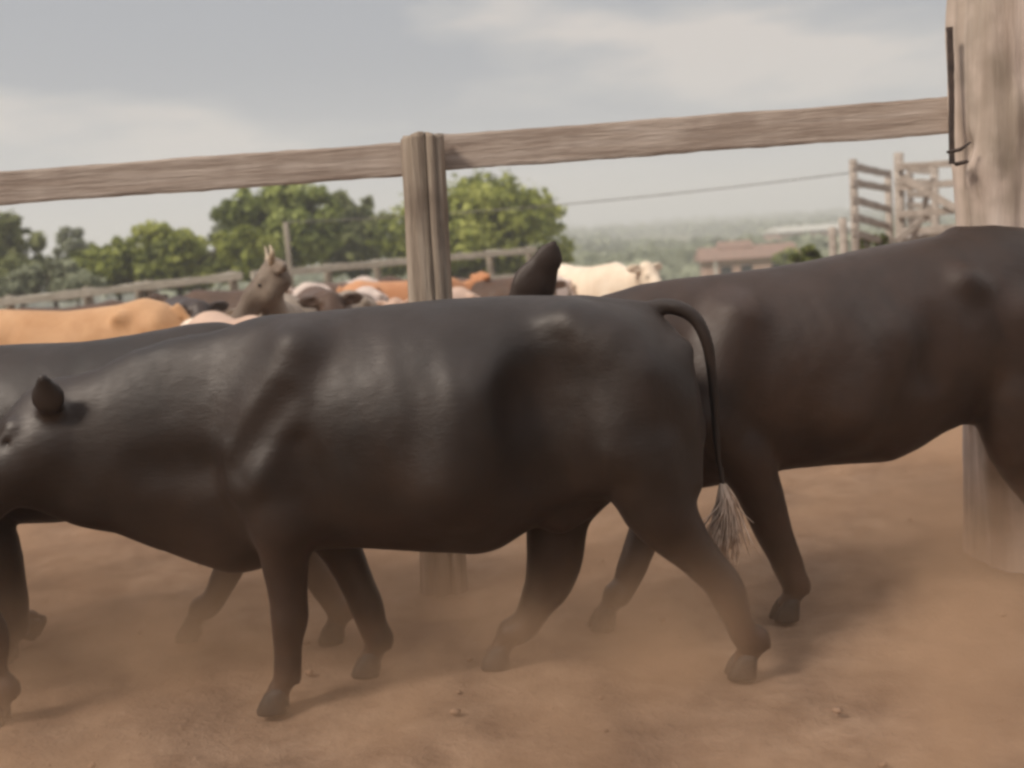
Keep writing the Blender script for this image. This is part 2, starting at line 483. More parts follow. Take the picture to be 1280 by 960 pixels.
# ------------------------------------------------------------------ body modelling: blended rounded cones turned into one skin
class Field:
    def __init__(s, lo, hi, h):
        s.h = h; s.lo = np.array(lo, float)
        s.n = np.ceil((np.array(hi) - s.lo) / h).astype(int) + 1
        s.F = np.full(tuple(s.n), 1.0, dtype=np.float32)
        s.ax = [s.lo[i] + h * np.arange(s.n[i]) for i in range(3)]
    def block(s, lo, hi):
        a = np.clip(np.floor((np.array(lo) - s.lo) / s.h).astype(int), 0, s.n - 1)
        b = np.clip(np.ceil((np.array(hi) - s.lo) / s.h).astype(int) + 1, 1, s.n)
        sl = tuple(slice(a[i], b[i]) for i in range(3))
        return sl, s.ax[0][sl[0]][:, None, None], s.ax[1][sl[1]][None, :, None], s.ax[2][sl[2]][None, None, :]
    def smin(s, sl, d, k):
        A = s.F[sl]
        h = np.maximum(k - np.abs(A - d), 0) / k
        s.F[sl] = np.minimum(A, d) - h * h * k * 0.25
    def smax(s, sl, d, k):
        A = s.F[sl]
        h = np.maximum(k - np.abs(A - d), 0) / k
        s.F[sl] = np.maximum(A, d) + h * h * k * 0.25
    def cone(s, a, b, ra, rb, k=0.05, sy=1.0, cut=False):
        a = np.array(a, float); b = np.array(b, float)
        m = max(ra, rb) + k + 0.05
        sl, X, Y, Z = s.block(np.minimum(a, b) - m, np.maximum(a, b) + m)
        d = b - a; d2 = d.copy(); d2[1] /= sy
        L = float(np.dot(d2, d2)) + 1e-9
        px, py, pz = X - a[0], (Y - a[1]) / sy, Z - a[2]
        t = np.clip((px * d2[0] + py * d2[1] + pz * d2[2]) / L, 0, 1)
        dist = np.sqrt((px - t * d2[0]) ** 2 + (py - t * d2[1]) ** 2 + (pz - t * d2[2]) ** 2) - (ra + (rb - ra) * t)
        dist = (dist * (1.0 if sy == 1 else max(sy, 0.6))).astype(np.float32)
        if cut: s.smax(sl, -dist, k)
        else: s.smin(sl, dist, k)
    def loft(s, top, bot, wid, k=0.05, p=2.3, up_narrow=0.22):
        top = sorted(top); bot = sorted(bot); wid = sorted(wid)
        u0 = max(top[0][0], bot[0][0]); u1 = min(top[-1][0], bot[-1][0])
        sl, X, Y, Z = s.block((u0, -0.6, -1), (u1, 0.6, 3))
        u = s.ax[0][sl[0]]
        uu = np.linspace(u0, u1, 400)
        def prof(pts, sm=9):
            v = np.interp(uu, [q[0] for q in pts], [q[1] for q in pts])
            kk = np.hanning(sm * 2 + 1); kk /= kk.sum()
            vp = np.concatenate([2 * v[0] - v[1:sm + 1][::-1], v, 2 * v[-1] - v[-sm - 1:-1][::-1]])
            return np.interp(u, uu, np.convolve(vp, kk, 'valid'))
        T, B, W = prof(top), prof(bot), prof(wid)
        LE = 0.16
        en = np.sqrt(np.clip(1 - np.clip((u0 + LE - u) / LE, 0, 1) ** 2, 0.0, 1))
        c = ((T + B) / 2)[:, None, None]; a = np.maximum((T - B) / 2 * en, 0.012)[:, None, None]; w = np.maximum(W * en, 0.012)[:, None, None]
        zn = (Z - c) / a
        ws = w * (1 - up_narrow * np.clip(zn, 0, 1.3) ** 2 - 0.10 * np.clip(-zn, 0, 1.3) ** 2)
        r = (np.abs(zn) ** p + np.abs(Y / ws) ** p) ** (1 / p)
        d = ((r - 1) * np.minimum(a, w)).astype(np.float32)
        s.smin(sl, d, k)
    def mesh(s):
        F = s.F; I = F < 0
        c = [(0, 0, 0), (1, 0, 0), (0, 1, 0), (1, 1, 0), (0, 0, 1), (1, 0, 1), (0, 1, 1), (1, 1, 1)]
        nx, ny, nz = F.shape
        cnt = sum(I[i:nx - 1 + i, j:ny - 1 + j, k:nz - 1 + k].astype(np.int8) for i, j, k in c)
        act = (cnt > 0) & (cnt < 8)
        idx = np.argwhere(act)
        vals = np.stack([F[idx[:, 0] + i, idx[:, 1] + j, idx[:, 2] + k] for i, j, k in c], 1)
        acc = np.zeros((len(idx), 3)); num = np.zeros(len(idx))
        cc = np.array(c, float)
        for p_ in range(8):
            for q_ in range(p_ + 1, 8):
                if np.abs(cc[p_] - cc[q_]).sum() != 1: continue
                va, vb = vals[:, p_], vals[:, q_]
                x = (va < 0) != (vb < 0)
                tt = va[x] / (va[x] - vb[x])
                acc[x] += cc[p_] + tt[:, None] * (cc[q_] - cc[p_]); num[x] += 1
        V = (idx + acc / num[:, None]) * s.h + s.lo
        ID = np.full(act.shape, -1, dtype=np.int64); ID[tuple(idx.T)] = np.arange(len(idx))
        faces = []
        for ax in range(3):
            o = [x for x in range(3) if x != ax]
            sa = [slice(None)] * 3; sb = [slice(None)] * 3
            sa[ax] = slice(0, -1); sb[ax] = slice(1, None)
            ch = I[tuple(sa)] != I[tuple(sb)]
            e_ = np.argwhere(ch)
            e_ = e_[(e_[:, o[0]] > 0) & (e_[:, o[1]] > 0) & (e_[:, o[0]] < F.shape[o[0]] - 1) & (e_[:, o[1]] < F.shape[o[1]] - 1)]
            quad = []
            for da, db in ((-1, -1), (0, -1), (0, 0), (-1, 0)):
                g = e_.copy(); g[:, o[0]] += da; g[:, o[1]] += db
                quad.append(ID[tuple(g.T)])
            Q = np.stack(quad, 1)
            ins = I[tuple(e_.T)]
            flip = ins if ax != 1 else ~ins
            Q[~flip] = Q[~flip][:, ::-1]
            faces.append(Q)
        return V, np.concatenate(faces)

def hoof_mesh(mb, u, v, z=0.0, s=1.0, yaw=0.0, tilt=0.0):
    cs, sn = math.cos(yaw), math.sin(yaw)
    for side in (-1, 1):
        rings = [(0.0, 0.051, 0.029, -0.008), (0.012, 0.053, 0.030, -0.008), (0.045, 0.046, 0.026, 0.0), (0.072, 0.036, 0.023, 0.010), (0.09, 0.02, 0.014, 0.014)]
        V = []; F = []; n = 12
        for (h, rx, ry, off) in rings:
            for k in range(n):
                w = 2 * math.pi * k / n
                x = rx * math.cos(w) * (1.15 if math.cos(w) < 0 else 0.85) + off; y = ry * math.sin(w) + side * 0.027
                x, hh = x * math.cos(tilt) - h * math.sin(tilt), x * math.sin(tilt) + h * math.cos(tilt)
                V.append((u + s * (x * cs - y * sn), v + s * (x * sn + y * cs), z + s * hh))
        for i in range(len(rings) - 1):
            for k in range(n):
                F.append((i * n + k, i * n + (k + 1) % n, (i + 1) * n + (k + 1) % n, (i + 1) * n + k))
        F.append(tuple(range(n))[::-1]); F.append(tuple((len(rings) - 1) * n + k for k in range(n)))
        mb.add(V, F)

def ball(mb, c, r, seg=12, rings=8):
    V = [(c[0], c[1], c[2] + r)]; F = []
    for i in range(1, rings):
        p = math.pi * i / rings
        for k in range(seg):
            w = 2 * math.pi * k / seg
            V.append((c[0] + r * math.sin(p) * math.cos(w), c[1] + r * math.sin(p) * math.sin(w), c[2] + r * math.cos(p)))
    V.append((c[0], c[1], c[2] - r))
    for k in range(seg):
        F.append((0, 1 + k, 1 + (k + 1) % seg))
        F.append((len(V) - 1, 1 + (rings - 2) * seg + (k + 1) % seg, 1 + (rings - 2) * seg + k))
    for i in range(rings - 2):
        for k in range(seg):
            a_ = 1 + i * seg
            F.append((a_ + k, a_ + seg + k, a_ + seg + (k + 1) % seg, a_ + (k + 1) % seg))
    mb.add(V, F)

def dens(pts, n):
    """a smooth curve through (point, radius) joints"""
    A_ = np.array([list(p_) + [r_] for p_, r_ in pts], float)
    out = []
    for i in range(len(A_) - 1):
        p0_, p1_, p2_, p3_ = A_[max(i - 1, 0)], A_[i], A_[i + 1], A_[min(i + 2, len(A_) - 1)]
        for j in range(n):
            t_ = j / n
            q_ = 0.5 * (2 * p1_ + (p2_ - p0_) * t_ + (2 * p0_ - 5 * p1_ + 4 * p2_ - p3_) * t_ ** 2 + (3 * p1_ - p0_ - 3 * p2_ + p3_) * t_ ** 3)
            out.append((q_[:3], float(q_[3])))
    out.append((A_[-1][:3], float(A_[-1][3])))
    return out

class Cow:
    """a cow modelled in its own frame: u along the body (head towards -u), v across (away from the camera), z up"""
    def __init__(s, x0, y0, yaw=0.0):
        s.O = np.array([x0, y0, 0.0]); s.yaw = yaw
        s.U = np.array([math.cos(yaw), math.sin(yaw), 0]); s.N = np.array([-math.sin(yaw), math.cos(yaw), 0])
        s.ops = []; s.hooves = []; s.eyes = []; s.horns = []; s.switch = None; s.ribs = None; s.folds = None
    def p(s, px, py, v=0.0):
        d = ray(px, py)
        t_ = (v - np.dot(CAM - s.O, s.N)) / np.dot(d, s.N)
        w = CAM + t_ * d - s.O
        return np.array([np.dot(w, s.U), np.dot(w, s.N), w[2]])
    def cone(s, *a, **k): s.ops.append(('cone', a, k))
    def loft(s, *a, **k): s.ops.append(('loft', a, k))
    def chain(s, pts, k=0.04, sy=1.0):
        """pts: (point3, radius)"""
        for (a_, ra), (b_, rb) in zip(pts[:-1], pts[1:]):
            s.cone(a_, b_, ra, rb, k=k, sy=sy)
    def leg(s, pts, hoof_uv, fet, hind=False, lift=0.0, tilt=0.0):
        """pts: joints from the body down to just above the fetlock; fet: fetlock point"""
        fet = np.array(fet, float)
        if lift == 0: fet[2] = 0.13; hoof_uv = (fet[0] - 0.034, fet[1])
        pts = dens([(tuple(p_), r_) for p_, r_ in pts] + [(tuple(fet), 0.041)], 3)
        s.chain(pts, k=0.03)
        h = np.array([hoof_uv[0], hoof_uv[1], 0.075 + lift])
        s.chain([(fet, 0.040), (h, 0.034)], k=0.02)
        s.cone(h, h + np.array([-0.01, 0, -0.02]), 0.036, 0.040, k=0.015)
        s.cone(np.array(fet) + (0.032, 0.015, -0.015), np.array(fet) + (0.038, 0.015, -0.03), 0.012, 0.007, k=0.015)
        s.cone(np.array(fet) + (0.032, -0.015, -0.015), np.array(fet) + (0.038, -0.015, -0.03), 0.012, 0.007, k=0.015)
        s.hooves.append((hoof_uv[0] - 0.012, hoof_uv[1], lift, tilt))
    def head(s, poll, muz, side=(0, -1, 0), scale=1.0, ear=None, horns=False):
        """poll and muzzle points; side = unit vector to the animal's near side"""
        poll = np.array(poll, float); muz = np.array(muz, float)
        f = muz - poll; L = np.linalg.norm(f); f /= L
        sd = np.array(side, float); sd -= f * np.dot(sd, f); sd /= np.linalg.norm(sd)
        up = np.cross(sd, f)
        if up[2] < 0: up = -up
        def q(a_, b_, c_): return poll + f * a_ * L + up * b_ * L + sd * c_ * L
        c = lambda a_, b_, ra, rb, k=0.05: s.cone(a_, b_, ra * L, rb * L, k=k * scale)
        c(q(0.02, -0.13, 0), q(0.50, -0.13, 0), 0.19, 0.150)
        c(q(0.50, -0.12, 0), q(0.92, -0.16, 0), 0.145, 0.125)
        c(q(0.93, -0.17, 0.06), q(0.93, -0.17, -0.06), 0.12, 0.12, 0.03)
        c(q(0.90, -0.30, 0), q(0.80, -0.30, 0), 0.075, 0.07, 0.03)
        for sg in (-1, 1):
            c(q(0.10, -0.30, sg * 0.10), q(0.42, -0.27, sg * 0.09), 0.15, 0.10)
            c(q(0.40, -0.28, sg * 0.06), q(0.85, -0.27, sg * 0.04), 0.07, 0.06, 0.03)
            c(q(0.27, -0.04, sg * 0.165), q(0.34, -0.07, sg * 0.16), 0.055, 0.045, 0.02)
            s.cone(q(0.36, -0.09, sg * 0.225), q(0.38, -0.095, sg * 0.23), 0.018 * L, 0.018 * L, k=0.012, cut=True)
            s.cone(q(1.01, -0.12, sg * 0.085), q(1.05, -0.135, sg * 0.12), 0.024 * L, 0.02 * L, k=0.012, cut=True)
            s.eyes.append((q(0.345, -0.08, sg * 0.176), 0.032 * L))
            if ear is not False:
                e0 = q(0.02, -0.10, sg * 0.16)
                tip = q(-0.06, -0.16, sg * 0.58) if ear is None else e0 + np.array(ear) * (1, -sg, 1)
                mid = (e0 + tip) / 2
                s.ear(e0, tip)
            if horns:
                s.horns.append([q(0.0, -0.05, sg * 0.12), q(-0.06, 0.02, sg * 0.23), q(-0.14, 0.08, sg * 0.29), q(-0.20, 0.17, sg * 0.28)])
        c(q(0.985, -0.285, 0.06), q(0.985, -0.285, -0.06), 0.012, 0.012, 0.01)
    def ear(s, e0, tip, r=0.055):
        e0 = np.array(e0); tip = np.array(tip); d = tip - e0
        s.cone(e0, e0 + d * 0.35, 0.024, r * 0.85, k=0.03)
        s.cone(e0 + d * 0.35, e0 + d * 0.7, r * 0.9, r * 0.8, k=0.02)
        s.cone(e0 + d * 0.7, tip, r * 0.8, 0.010, k=0.02)
        # hollow of the ear, opening forward and down
        n = np.cross(d, (0, 0, 1)); n = n / (np.linalg.norm(n) + 1e-9)
        if n[0] > 0: n = -n
        off = n * r * 0.75
        s.cone(e0 + d * 0.3 + off, e0 + d * 0.8 + off, r * 0.5, r * 0.35, k=0.015, cut=True)
    def skin(s, h, lo, hi):
        F = Field(lo, hi, h)
        for kind, a_, k_ in [o for o in s.ops if not o[2].get('cut')]:
            getattr(F, kind)(*a_, **k_)
        for kind, a_, k_ in [o for o in s.ops if o[2].get('cut')]:
            getattr(F, kind)(*a_, **k_)
        return F.mesh()
    def build(s, label, mat, h=0.0125, lo=(-2, -0.6, 0), hi=(2, 0.6, 1.8), group=None, switch_mat=None, floor=0.035):
        root = empty('cow', tuple(s.O), s.yaw)
        tag(root, label, 'cow', group)
        V, F = s.skin(h, lo, hi)
        body = mesh_obj('body', V, F, mat, root)
        me = body.data; n = len(me.vertices)
        co = np.zeros(n * 3, np.float32); me.vertices.foreach_get('co', co); co = co.reshape(-1, 3).astype(float)
        no = np.zeros(n * 3, np.float32); me.vertices.foreach_get('normal', no); no = no.reshape(-1, 3)
        d_ = 0.0045 * fbm(co * 4.0 + s.O, 3, 31) + 0.0010 * fbm(co * 22.0, 2, 41)
        side = np.clip((np.abs(co[:, 1]) - .12) / .12, 0, 1)
        if s.ribs:
            u0_, u1_, z0_, z1_ = s.ribs
            m_ = np.clip((co[:, 0] - u0_) / .12, 0, 1) * np.clip((u1_ - co[:, 0]) / .15, 0, 1) * np.clip((co[:, 2] - z0_) / .15, 0, 1) * np.clip((z1_ - co[:, 2]) / .15, 0, 1)
            d_ += side * m_ * 0.0007 * np.sin((co[:, 0] + .22 * (co[:, 2] - .9) + .02 * vnoise(co * 4, 3)) * 2 * np.pi / .085)
        if s.folds:
            u0_, u1_ = s.folds
            m_ = np.clip((co[:, 0] - u0_) / .08, 0, 1) * np.clip((u1_ - co[:, 0]) / .12, 0, 1)
            w_ = co[:, 0] * 1.0 - .35 * co[:, 2] + .03 * fbm(co * 5, 2, 9)
            d_ += m_ * np.clip((np.abs(co[:, 1]) - .04) / .06, 0, 1) * 0.0010 * (1 - 2 * np.abs(np.sin(w_ * np.pi / .075)) ** .7)
        co += no * d_[:, None]
        me.vertices.foreach_set('co', co.astype(np.float32).ravel()); me.update()
        for (u, v, z, tl) in s.hooves:
            mb = MB(); hoof_mesh(mb, u, v, z, 1.0, 0.0, tl)
            mb.build('hoof', M_HOOF, root, True)
        for (c, r) in s.eyes:
            mb = MB(); ball(mb, c, r); mb.build('eye', M_EYE, root, True)
        for pts in s.horns:
            mb = MB(); mb.tube(pts, [0.032, 0.027, 0.018, 0.005], 8); mb.build('horn', M_HORN, root, True)
        if s.switch:
            mb = MB()
            r = np.random.default_rng(5)
            pts, spread, n = s.switch
            pts = [np.array(q_, float) for q_ in pts]
            for i in range(n):
                off = r.normal(size=3) * spread
                e2 = r.normal(size=3) * spread * 1.6
                L = r.uniform(0.7, 1.05)
                pp = []
                for j, q_ in enumerate(pts):
                    f = j / (len(pts) - 1)
                    pp.append(pts[0] + (q_ - pts[0]) * L + off * (0.35 + f) * (1 if j else 0.5) + e2 * f * f)
                mb.tube(pp, [0.004, 0.0035, 0.003, 0.002, 0.001][:len(pp)] if len(pp) <= 5 else 0.004, 4)
            mb.build('tail_switch', switch_mat or M_SWITCH_D, root, True)
        s.root = root
        return root
    def hdown(s, px, v, dz=0.0):
        """u on the ground line under picture column px for lateral offset v"""
        w = None
        py = 850.0
        for _ in range(8):
            w = s.p(px, py, v); py += (w[2] - dz) * FPX / (CAM[1] + s.O[1] + v)
        return w[0]

NEAR_GROUP = 'black cows walking left through the corral'

# ================= cow A: the black cow in the middle =================
A = Cow(0.0, 3.92)
P = A.p
def prof(C, pts, col=2): return [(C.p(x, y)[0], C.p(x, y)[2]) for x, y in pts]
topA = prof(A, [(878, 530), (872, 475), (860, 434), (842, 408), (824, 392), (800, 381), (740, 373), (690, 369), (640, 369), (560, 374), (500, 380), (440, 386), (380, 391), (330, 394), (300, 402), (250, 424), (200, 443), (150, 462), (125, 474)])
botA = prof(A, [(878, 550), (872, 594), (856, 613), (830, 622), (780, 624), (740, 624), (690, 645), (660, 660), (625, 682), (600, 688), (540, 685), (450, 681), (400, 684), (330, 700), (280, 704), (240, 694), (200, 678), (175, 662), (150, 650), (125, 640)])
widA = [(A.p(x, 500)[0], w) for x, w in [(878, 0.05), (868, 0.14), (842, 0.21), (800, 0.265), (740, 0.262), (700, 0.258), (665, 0.285), (630, 0.335), (570, 0.378), (500, 0.362), (440, 0.32), (380, 0.27), (330, 0.235), (280, 0.185), (220, 0.145), (170, 0.125), (125, 0.115)]]
A.loft(topA, botA, widA, k=0.06)
A.cone(P(230, 540), P(120, 562), 0.27, 0.245, k=0.10, sy=0.5)
A.cone(P(140, 562), P(72, 565), 0.24, 0.19, k=0.10, sy=0.58)
# dewlap and brisket
A.cone(P(190, 640), P(300, 668), 0.05, 0.105, k=0.08, sy=0.7)
A.cone(P(110, 625), P(190, 645), 0.05, 0.06, k=0.06, sy=0.5)
A.head(P(54, 492), P(-84, 626, -0.12), side=(0.15, -1, 0), ear=False)
A.cone(P(62, 560, -.04), P(-30, 618, -.10), 0.125, 0.085, k=0.08)
A.cone(P(66, 518, -.11), P(60, 496, -.165), .036, .050, k=.03, sy=.45)
A.cone(P(60, 496, -.165), P(53, 474, -.20), .050, .022, k=.02, sy=.45)
A.cone(P(44, 500, .11), P(34, 498, .30), .034, .022, k=.03, sy=1.0)
# shoulder blade, point of shoulder, forearm muscle, both sides
for s_ in (-1, 1):
    A.cone(P(372, 440, s_ * .165), P(322, 575, s_ * .175), 0.085, 0.105, k=0.10)
    A.cone(P(326, 585, s_ * .165), P(360, 655, s_ * .17), 0.10, 0.098, k=0.09)
    # hook bone, loin, thurl, pin bone, round of the thigh
    A.cone(P(714, 412, s_ * .168), P(756, 426, s_ * .18), 0.06, 0.065, k=0.16)
    A.cone(P(850, 440, s_ * .10), P(846, 450, s_ * .11), 0.045, 0.05, k=0.06)
    A.cone(P(800, 475, s_ * .175), P(772, 560, s_ * .18), 0.10, 0.125, k=0.14)
    A.cone(P(838, 505, s_ * .13), P(842, 600, s_ * .14), 0.09, 0.10, k=0.08)
    # last ribs swelling out above the belly
    A.cone(P(590, 500, s_ * .25), P(560, 600, s_ * .26), 0.10, 0.13, k=0.10)
    # hollow of the flank in front of the hook bone, and crease behind and before the shoulder
    A.cone(P(682, 432, s_ * .315), P(676, 500, s_ * .335), 0.060, 0.090, k=0.12, cut=True)
    A.cone(P(676, 500, s_ * .335), P(690, 600, s_ * .340), 0.095, 0.12, k=0.12, cut=True)
    A.cone(P(372, 560, s_ * .325), P(408, 655, s_ * .335), 0.045, 0.070, k=0.05, cut=True)
    A.cone(P(348, 500, s_ * .312), P(284, 590, s_ * .300), 0.022, 0.045, k=0.08, cut=True)
    A.cone(P(245, 590, s_ * .225), P(175, 592, s_ * .215), 0.04, 0.035, k=0.11, cut=True)
# spine ridge
A.cone(P(730, 391), P(800, 395), 0.035, 0.035, k=0.06)
# udder
A.cone(P(700, 640, -.03), P(730, 628, -.02), 0.075, 0.06, k=0.05)
# near fore
A.leg([(P(352, 640, -.17), 0.105), (P(356, 700, -.16), 0.072), (P(361, 752, -.155), 0.054), (P(362, 775, -.155), 0.050), (P(360, 800, -.155), 0.040)],
      (A.hdown(356, -.15), -.15), P(360, 850, -.15))
# far fore, stepping back
A.leg([(P(400, 640, .14), 0.105), (P(428, 690, .14), 0.068), (P(452, 742, .14), 0.052), (P(460, 762, .14), 0.047), (P(468, 788, .14), 0.039)],
      (A.hdown(490, .14), .14), P(476, 813, .14))
# near hind, trailing
A.leg([(P(800, 560, -.17), 0.150), (P(822, 632, -.165), 0.118), (P(868, 690, -.15), 0.070), (P(903, 728, -.14), 0.056), (P(914, 752, -.14), 0.050), (P(932, 795, -.14), 0.041)],
      (A.hdown(950, -.13), -.13), P(947, 831, -.13))
# far hind, reaching forward under the belly
A.leg([(P(760, 560, .14), 0.15), (P(702, 632, .13), 0.112), (P(694, 690, .12), 0.096), (P(686, 728, .12), 0.076), (P(672, 752, .12), 0.054), (P(656, 782, .12), 0.044)],
      (A.hdown(596, .12), .12), P(638, 812, .12))
# tail: springs from the rump, arcs out and hangs
tailA = [(806, 388, 0, .030), (826, 383, 0, .030), (848, 385, -.01, .029), (868, 397, -.02, .027), (882, 422, -.03, .025), (889, 458, -.03, .022), (893, 500, -.03, .018), (895, 545, -.03, .015), (900, 585, -.03, .012), (905, 622, -.03, .010)]
A.chain(dens([(P(x, y, v), r * .8) for x, y, v, r in tailA], 5), k=0.012)
A.switch = ([P(903, 606, -.03), P(908, 630, -.03), P(908, 650, -.03), P(905, 672, -.04), P(901, 694, -.05)], 0.018, 260)
A.ribs = (P(400, 500)[0], P(640, 500)[0], .75, 1.28);
A.build('large black cow in the middle of the front row, tail arched over its rump', M_BLACK,
        lo=(-2.1, -0.62, 0.0), hi=(1.1, 0.55, 1.75), group=NEAR_GROUP, switch_mat=M_SWITCH)

# ================= cow B: black cow behind at the left =================
B = Cow(-1.4, 4.62, R(2))
P = B.p
topB = prof(B, [(345, 520), (338, 455), (322, 425), (300, 408), (270, 402), (230, 406), (200, 413), (160, 420), (110, 427), (60, 429), (0, 431), (-60, 436), (-120, 440), (-160, 452), (-220, 480), (-270, 500)])
botB = prof(B, [(345, 540), (335, 590), (310, 620), (270, 630), (220, 628), (150, 645), (80, 650), (20, 652), (-60, 655), (-110, 660), (-160, 640), (-220, 610), (-270, 590)])
widB = [(B.p(x, 500)[0], w) for x, w in [(345, .05), (335, .14), (310, .21), (270, .26), (220, .27), (150, .32), (60, .34), (-30, .31), (-90, .24), (-150, .18), (-220, .12), (-270, .10)]]
B.loft(topB, botB, widB, k=0.06)
B.cone(P(-200, 525), P(-300, 470), 0.17, 0.12, k=0.08, sy=0.6)
B.head(P(-310, 440), P(-430, 560), side=(0, -1, 0))
for s_ in (-1, 1):
    B.cone(P(240, 432, s_ * .22), P(250, 436, s_ * .21), .045, .045, k=.07)
    B.cone(P(290, 470, s_ * .18), P(275, 560, s_ * .17), .10, .12, k=.08)
    B.cone(P(205, 440, s_ * .36), P(190, 520, s_ * .42), .06, .08, k=.09, cut=True)
    B.cone(P(-60, 470, s_ * .16), P(-100, 590, s_ * .17), .09, .11, k=.08)
# far hind reaching forward, visible under A's brisket
B.leg([(P(300, 560, .14), .14), (P(296, 640, .13), .095), (P(294, 685, .07), .062), (P(287, 708, .04), .054), (P(277, 730, .01), .046), (P(263, 756, -.01), .039)],
      (B.hdown(232, .0), .0), P(252, 775, -.02))
# near hind trailing, visible between A's forelegs
B.leg([(P(310, 560, -.14), .145), (P(345, 640, -.14), .105), (P(385, 700, -.14), .062), (P(400, 720, -.15), .053), (P(408, 735, -.16), .047), (P(422, 758, -.17), .040)],
      (B.hdown(448, -.14), -.14), P(431, 776, -.19))
# near fore
B.leg([(P(-40, 620, -.15), .10), (P(-2, 680, -.14), .075), (P(12, 735, -.13), .054), (P(16, 758, -.13), .048), (P(19, 775, -.12), .038)],
      (B.hdown(18, -.11), -.11), P(20, 795, -.11))
# far fore, just lifted behind
B.leg([(P(-60, 620, .15), .10), (P(-30, 680, .15), .070), (P(-8, 730, .15), .052), (P(2, 750, .15), .046), (P(18, 768, .15), .036)],
      (B.p(40, 790, .15)[0], .15), P(30, 783, .15), lift=max(0.02, B.p(40, 800, .15)[2]), tilt=-0.5)
B.chain([(P(338, 425), .03), (P(352, 450), .026), (P(356, 520), .02), (P(354, 600), .013)], k=.02)
B.switch = ([P(354, 590), P(354, 620), P(353, 645), P(350, 665), P(348, 685)], .012, 30)
B.build('black cow at the far left, its grey back showing behind the middle cow\'s neck', M_BLACK,
        lo=(-1.4, -.6, 0), hi=(1.0, .6, 1.75), group=NEAR_GROUP)

# ================= cow C: tall brown-black cow at the right =================
C = Cow(1.3, 4.54, R(10))
P = C.p
topC = prof(C, [(1345, 470), (1340, 390), (1326, 345), (1300, 308), (1280, 293), (1240, 286), (1200, 290), (1150, 298), (1080, 311), (1020, 324), (960, 335), (900, 343), (850, 348), (800, 356), (750, 372), (710, 386)])
botC = prof(C, [(1345, 490), (1338, 530), (1310, 550), (1270, 545), (1225, 530), (1190, 530), (1160, 543), (1130, 562), (1100, 576), (1060, 578), (1020, 580), (970, 586), (920, 600), (860, 612), (800, 610), (750, 580), (710, 545)])
widC = [(C.p(x, 450)[0], w) for x, w in [(1345, .05), (1335, .15), (1310, .22), (1260, .265), (1210, .28), (1150, .32), (1080, .35), (1000, .34), (930, .29), (870, .24), (810, .18), (760, .13), (710, .11)]]
C.loft(topC, botC, widC, k=0.06)
C.cone(P(770, 460, .05), P(700, 425, .10), 0.20, 0.14, k=.08, sy=.6)
C.head(P(668, 396, .14), P(590, 515, .10), side=(0.1, -1, 0), ear=False)
C.cone(P(648, 398, .05), P(668, 355, .03), .075, .075, k=.03, sy=.4)
C.cone(P(668, 355, .03), P(686, 322, .01), .075, .050, k=.03, sy=.4)
C.cone(P(686, 322, .01), P(692, 306, .0), .045, .016, k=.02, sy=.45)
C.ear(P(650, 400, .24), P(600, 420, .42))
for s_ in (-1, 1):
    C.cone(P(1203, 352, s_ * .235), P(1215, 360, s_ * .225), .05, .05, k=.07)
    C.cone(P(1322, 385, s_ * .10), P(1318, 395, s_ * .11), .045, .05, k=.05)
    C.cone(P(1270, 400, s_ * .19), P(1262, 490, s_ * .17), .11, .125, k=.08)
    C.cone(P(920, 400, s_ * .17), P(880, 520, s_ * .18), .09, .11, k=.09)
    C.cone(P(880, 530, s_ * .18), P(930, 575, s_ * .17), .09, .09, k=.07)
    C.cone(P(1100, 430, s_ * .23), P(1060, 510, s_ * .23), .11, .13, k=.10)
    C.cone(P(1186, 395, s_ * .40), P(1180, 470, s_ * .41), .06, .085, k=.09, cut=True)
    C.cone(P(1240, 372, s_ * .36), P(1232, 392, s_ * .36), .035, .04, k=.06, cut=True)
C.cone(P(1195, 296), P(1290, 300), .035, .035, k=.06)
# near fore, trailing
C.leg([(P(925, 560, -.16), .105), (P(948, 612, -.15), .085), (P(965, 660, -.14), .066), (P(980, 694, -.14), .053), (P(986, 710, -.14), .047), (P(992, 724, -.15), .039)],
      (C.hdown(1006, -.13), -.13), P(997, 740, -.15))
# far fore, reaching
C.leg([(P(850, 560, .12), .105), (P(826, 620, .10), .080), (P(804, 672, .08), .060), (P(793, 700, .05), .050), (P(787, 716, .04), .045), (P(776, 740, .03), .037)],
      (C.hdown(760, .02), .02), P(769, 755, .02))
# hind legs, mostly beyond the frame
C.leg([(P(1262, 490, -.16), .15), (P(1276, 560, -.155), .12), (P(1300, 615, -.14), .072), (P(1318, 650, -.14), .056), (P(1322, 672, -.14), .050), (P(1326, 715, -.14), .040)],
      (C.hdown(1324, -.14), -.14), P(1328, 745, -.14))
C.leg([(P(1280, 490, .14), .15), (P(1300, 560, .14), .11), (P(1345, 610, .13), .068), (P(1370, 640, .13), .054), (P(1376, 660, .13), .048), (P(1386, 700, .13), .040)],
      (C.hdown(1398, .13), .13), P(1394, 728, .13))
C.chain([(P(1335, 330), .03), (P(1352, 350), .027), (P(1360, 420), .021), (P(1362, 520), .014)], k=.02)
C.switch = ([P(1362, 510), P(1363, 540), P(1362, 570), P(1360, 600), P(1358, 625)], .012, 30)
C.ribs = (P(930, 500)[0], P(1160, 500)[0], .80, 1.38)
C.build('tall brown-black cow at the right with its rump beyond the frame edge', M_BLACK2,
        lo=(-2.0, -.65, 0), hi=(1.15, .65, 1.8), group=NEAR_GROUP)

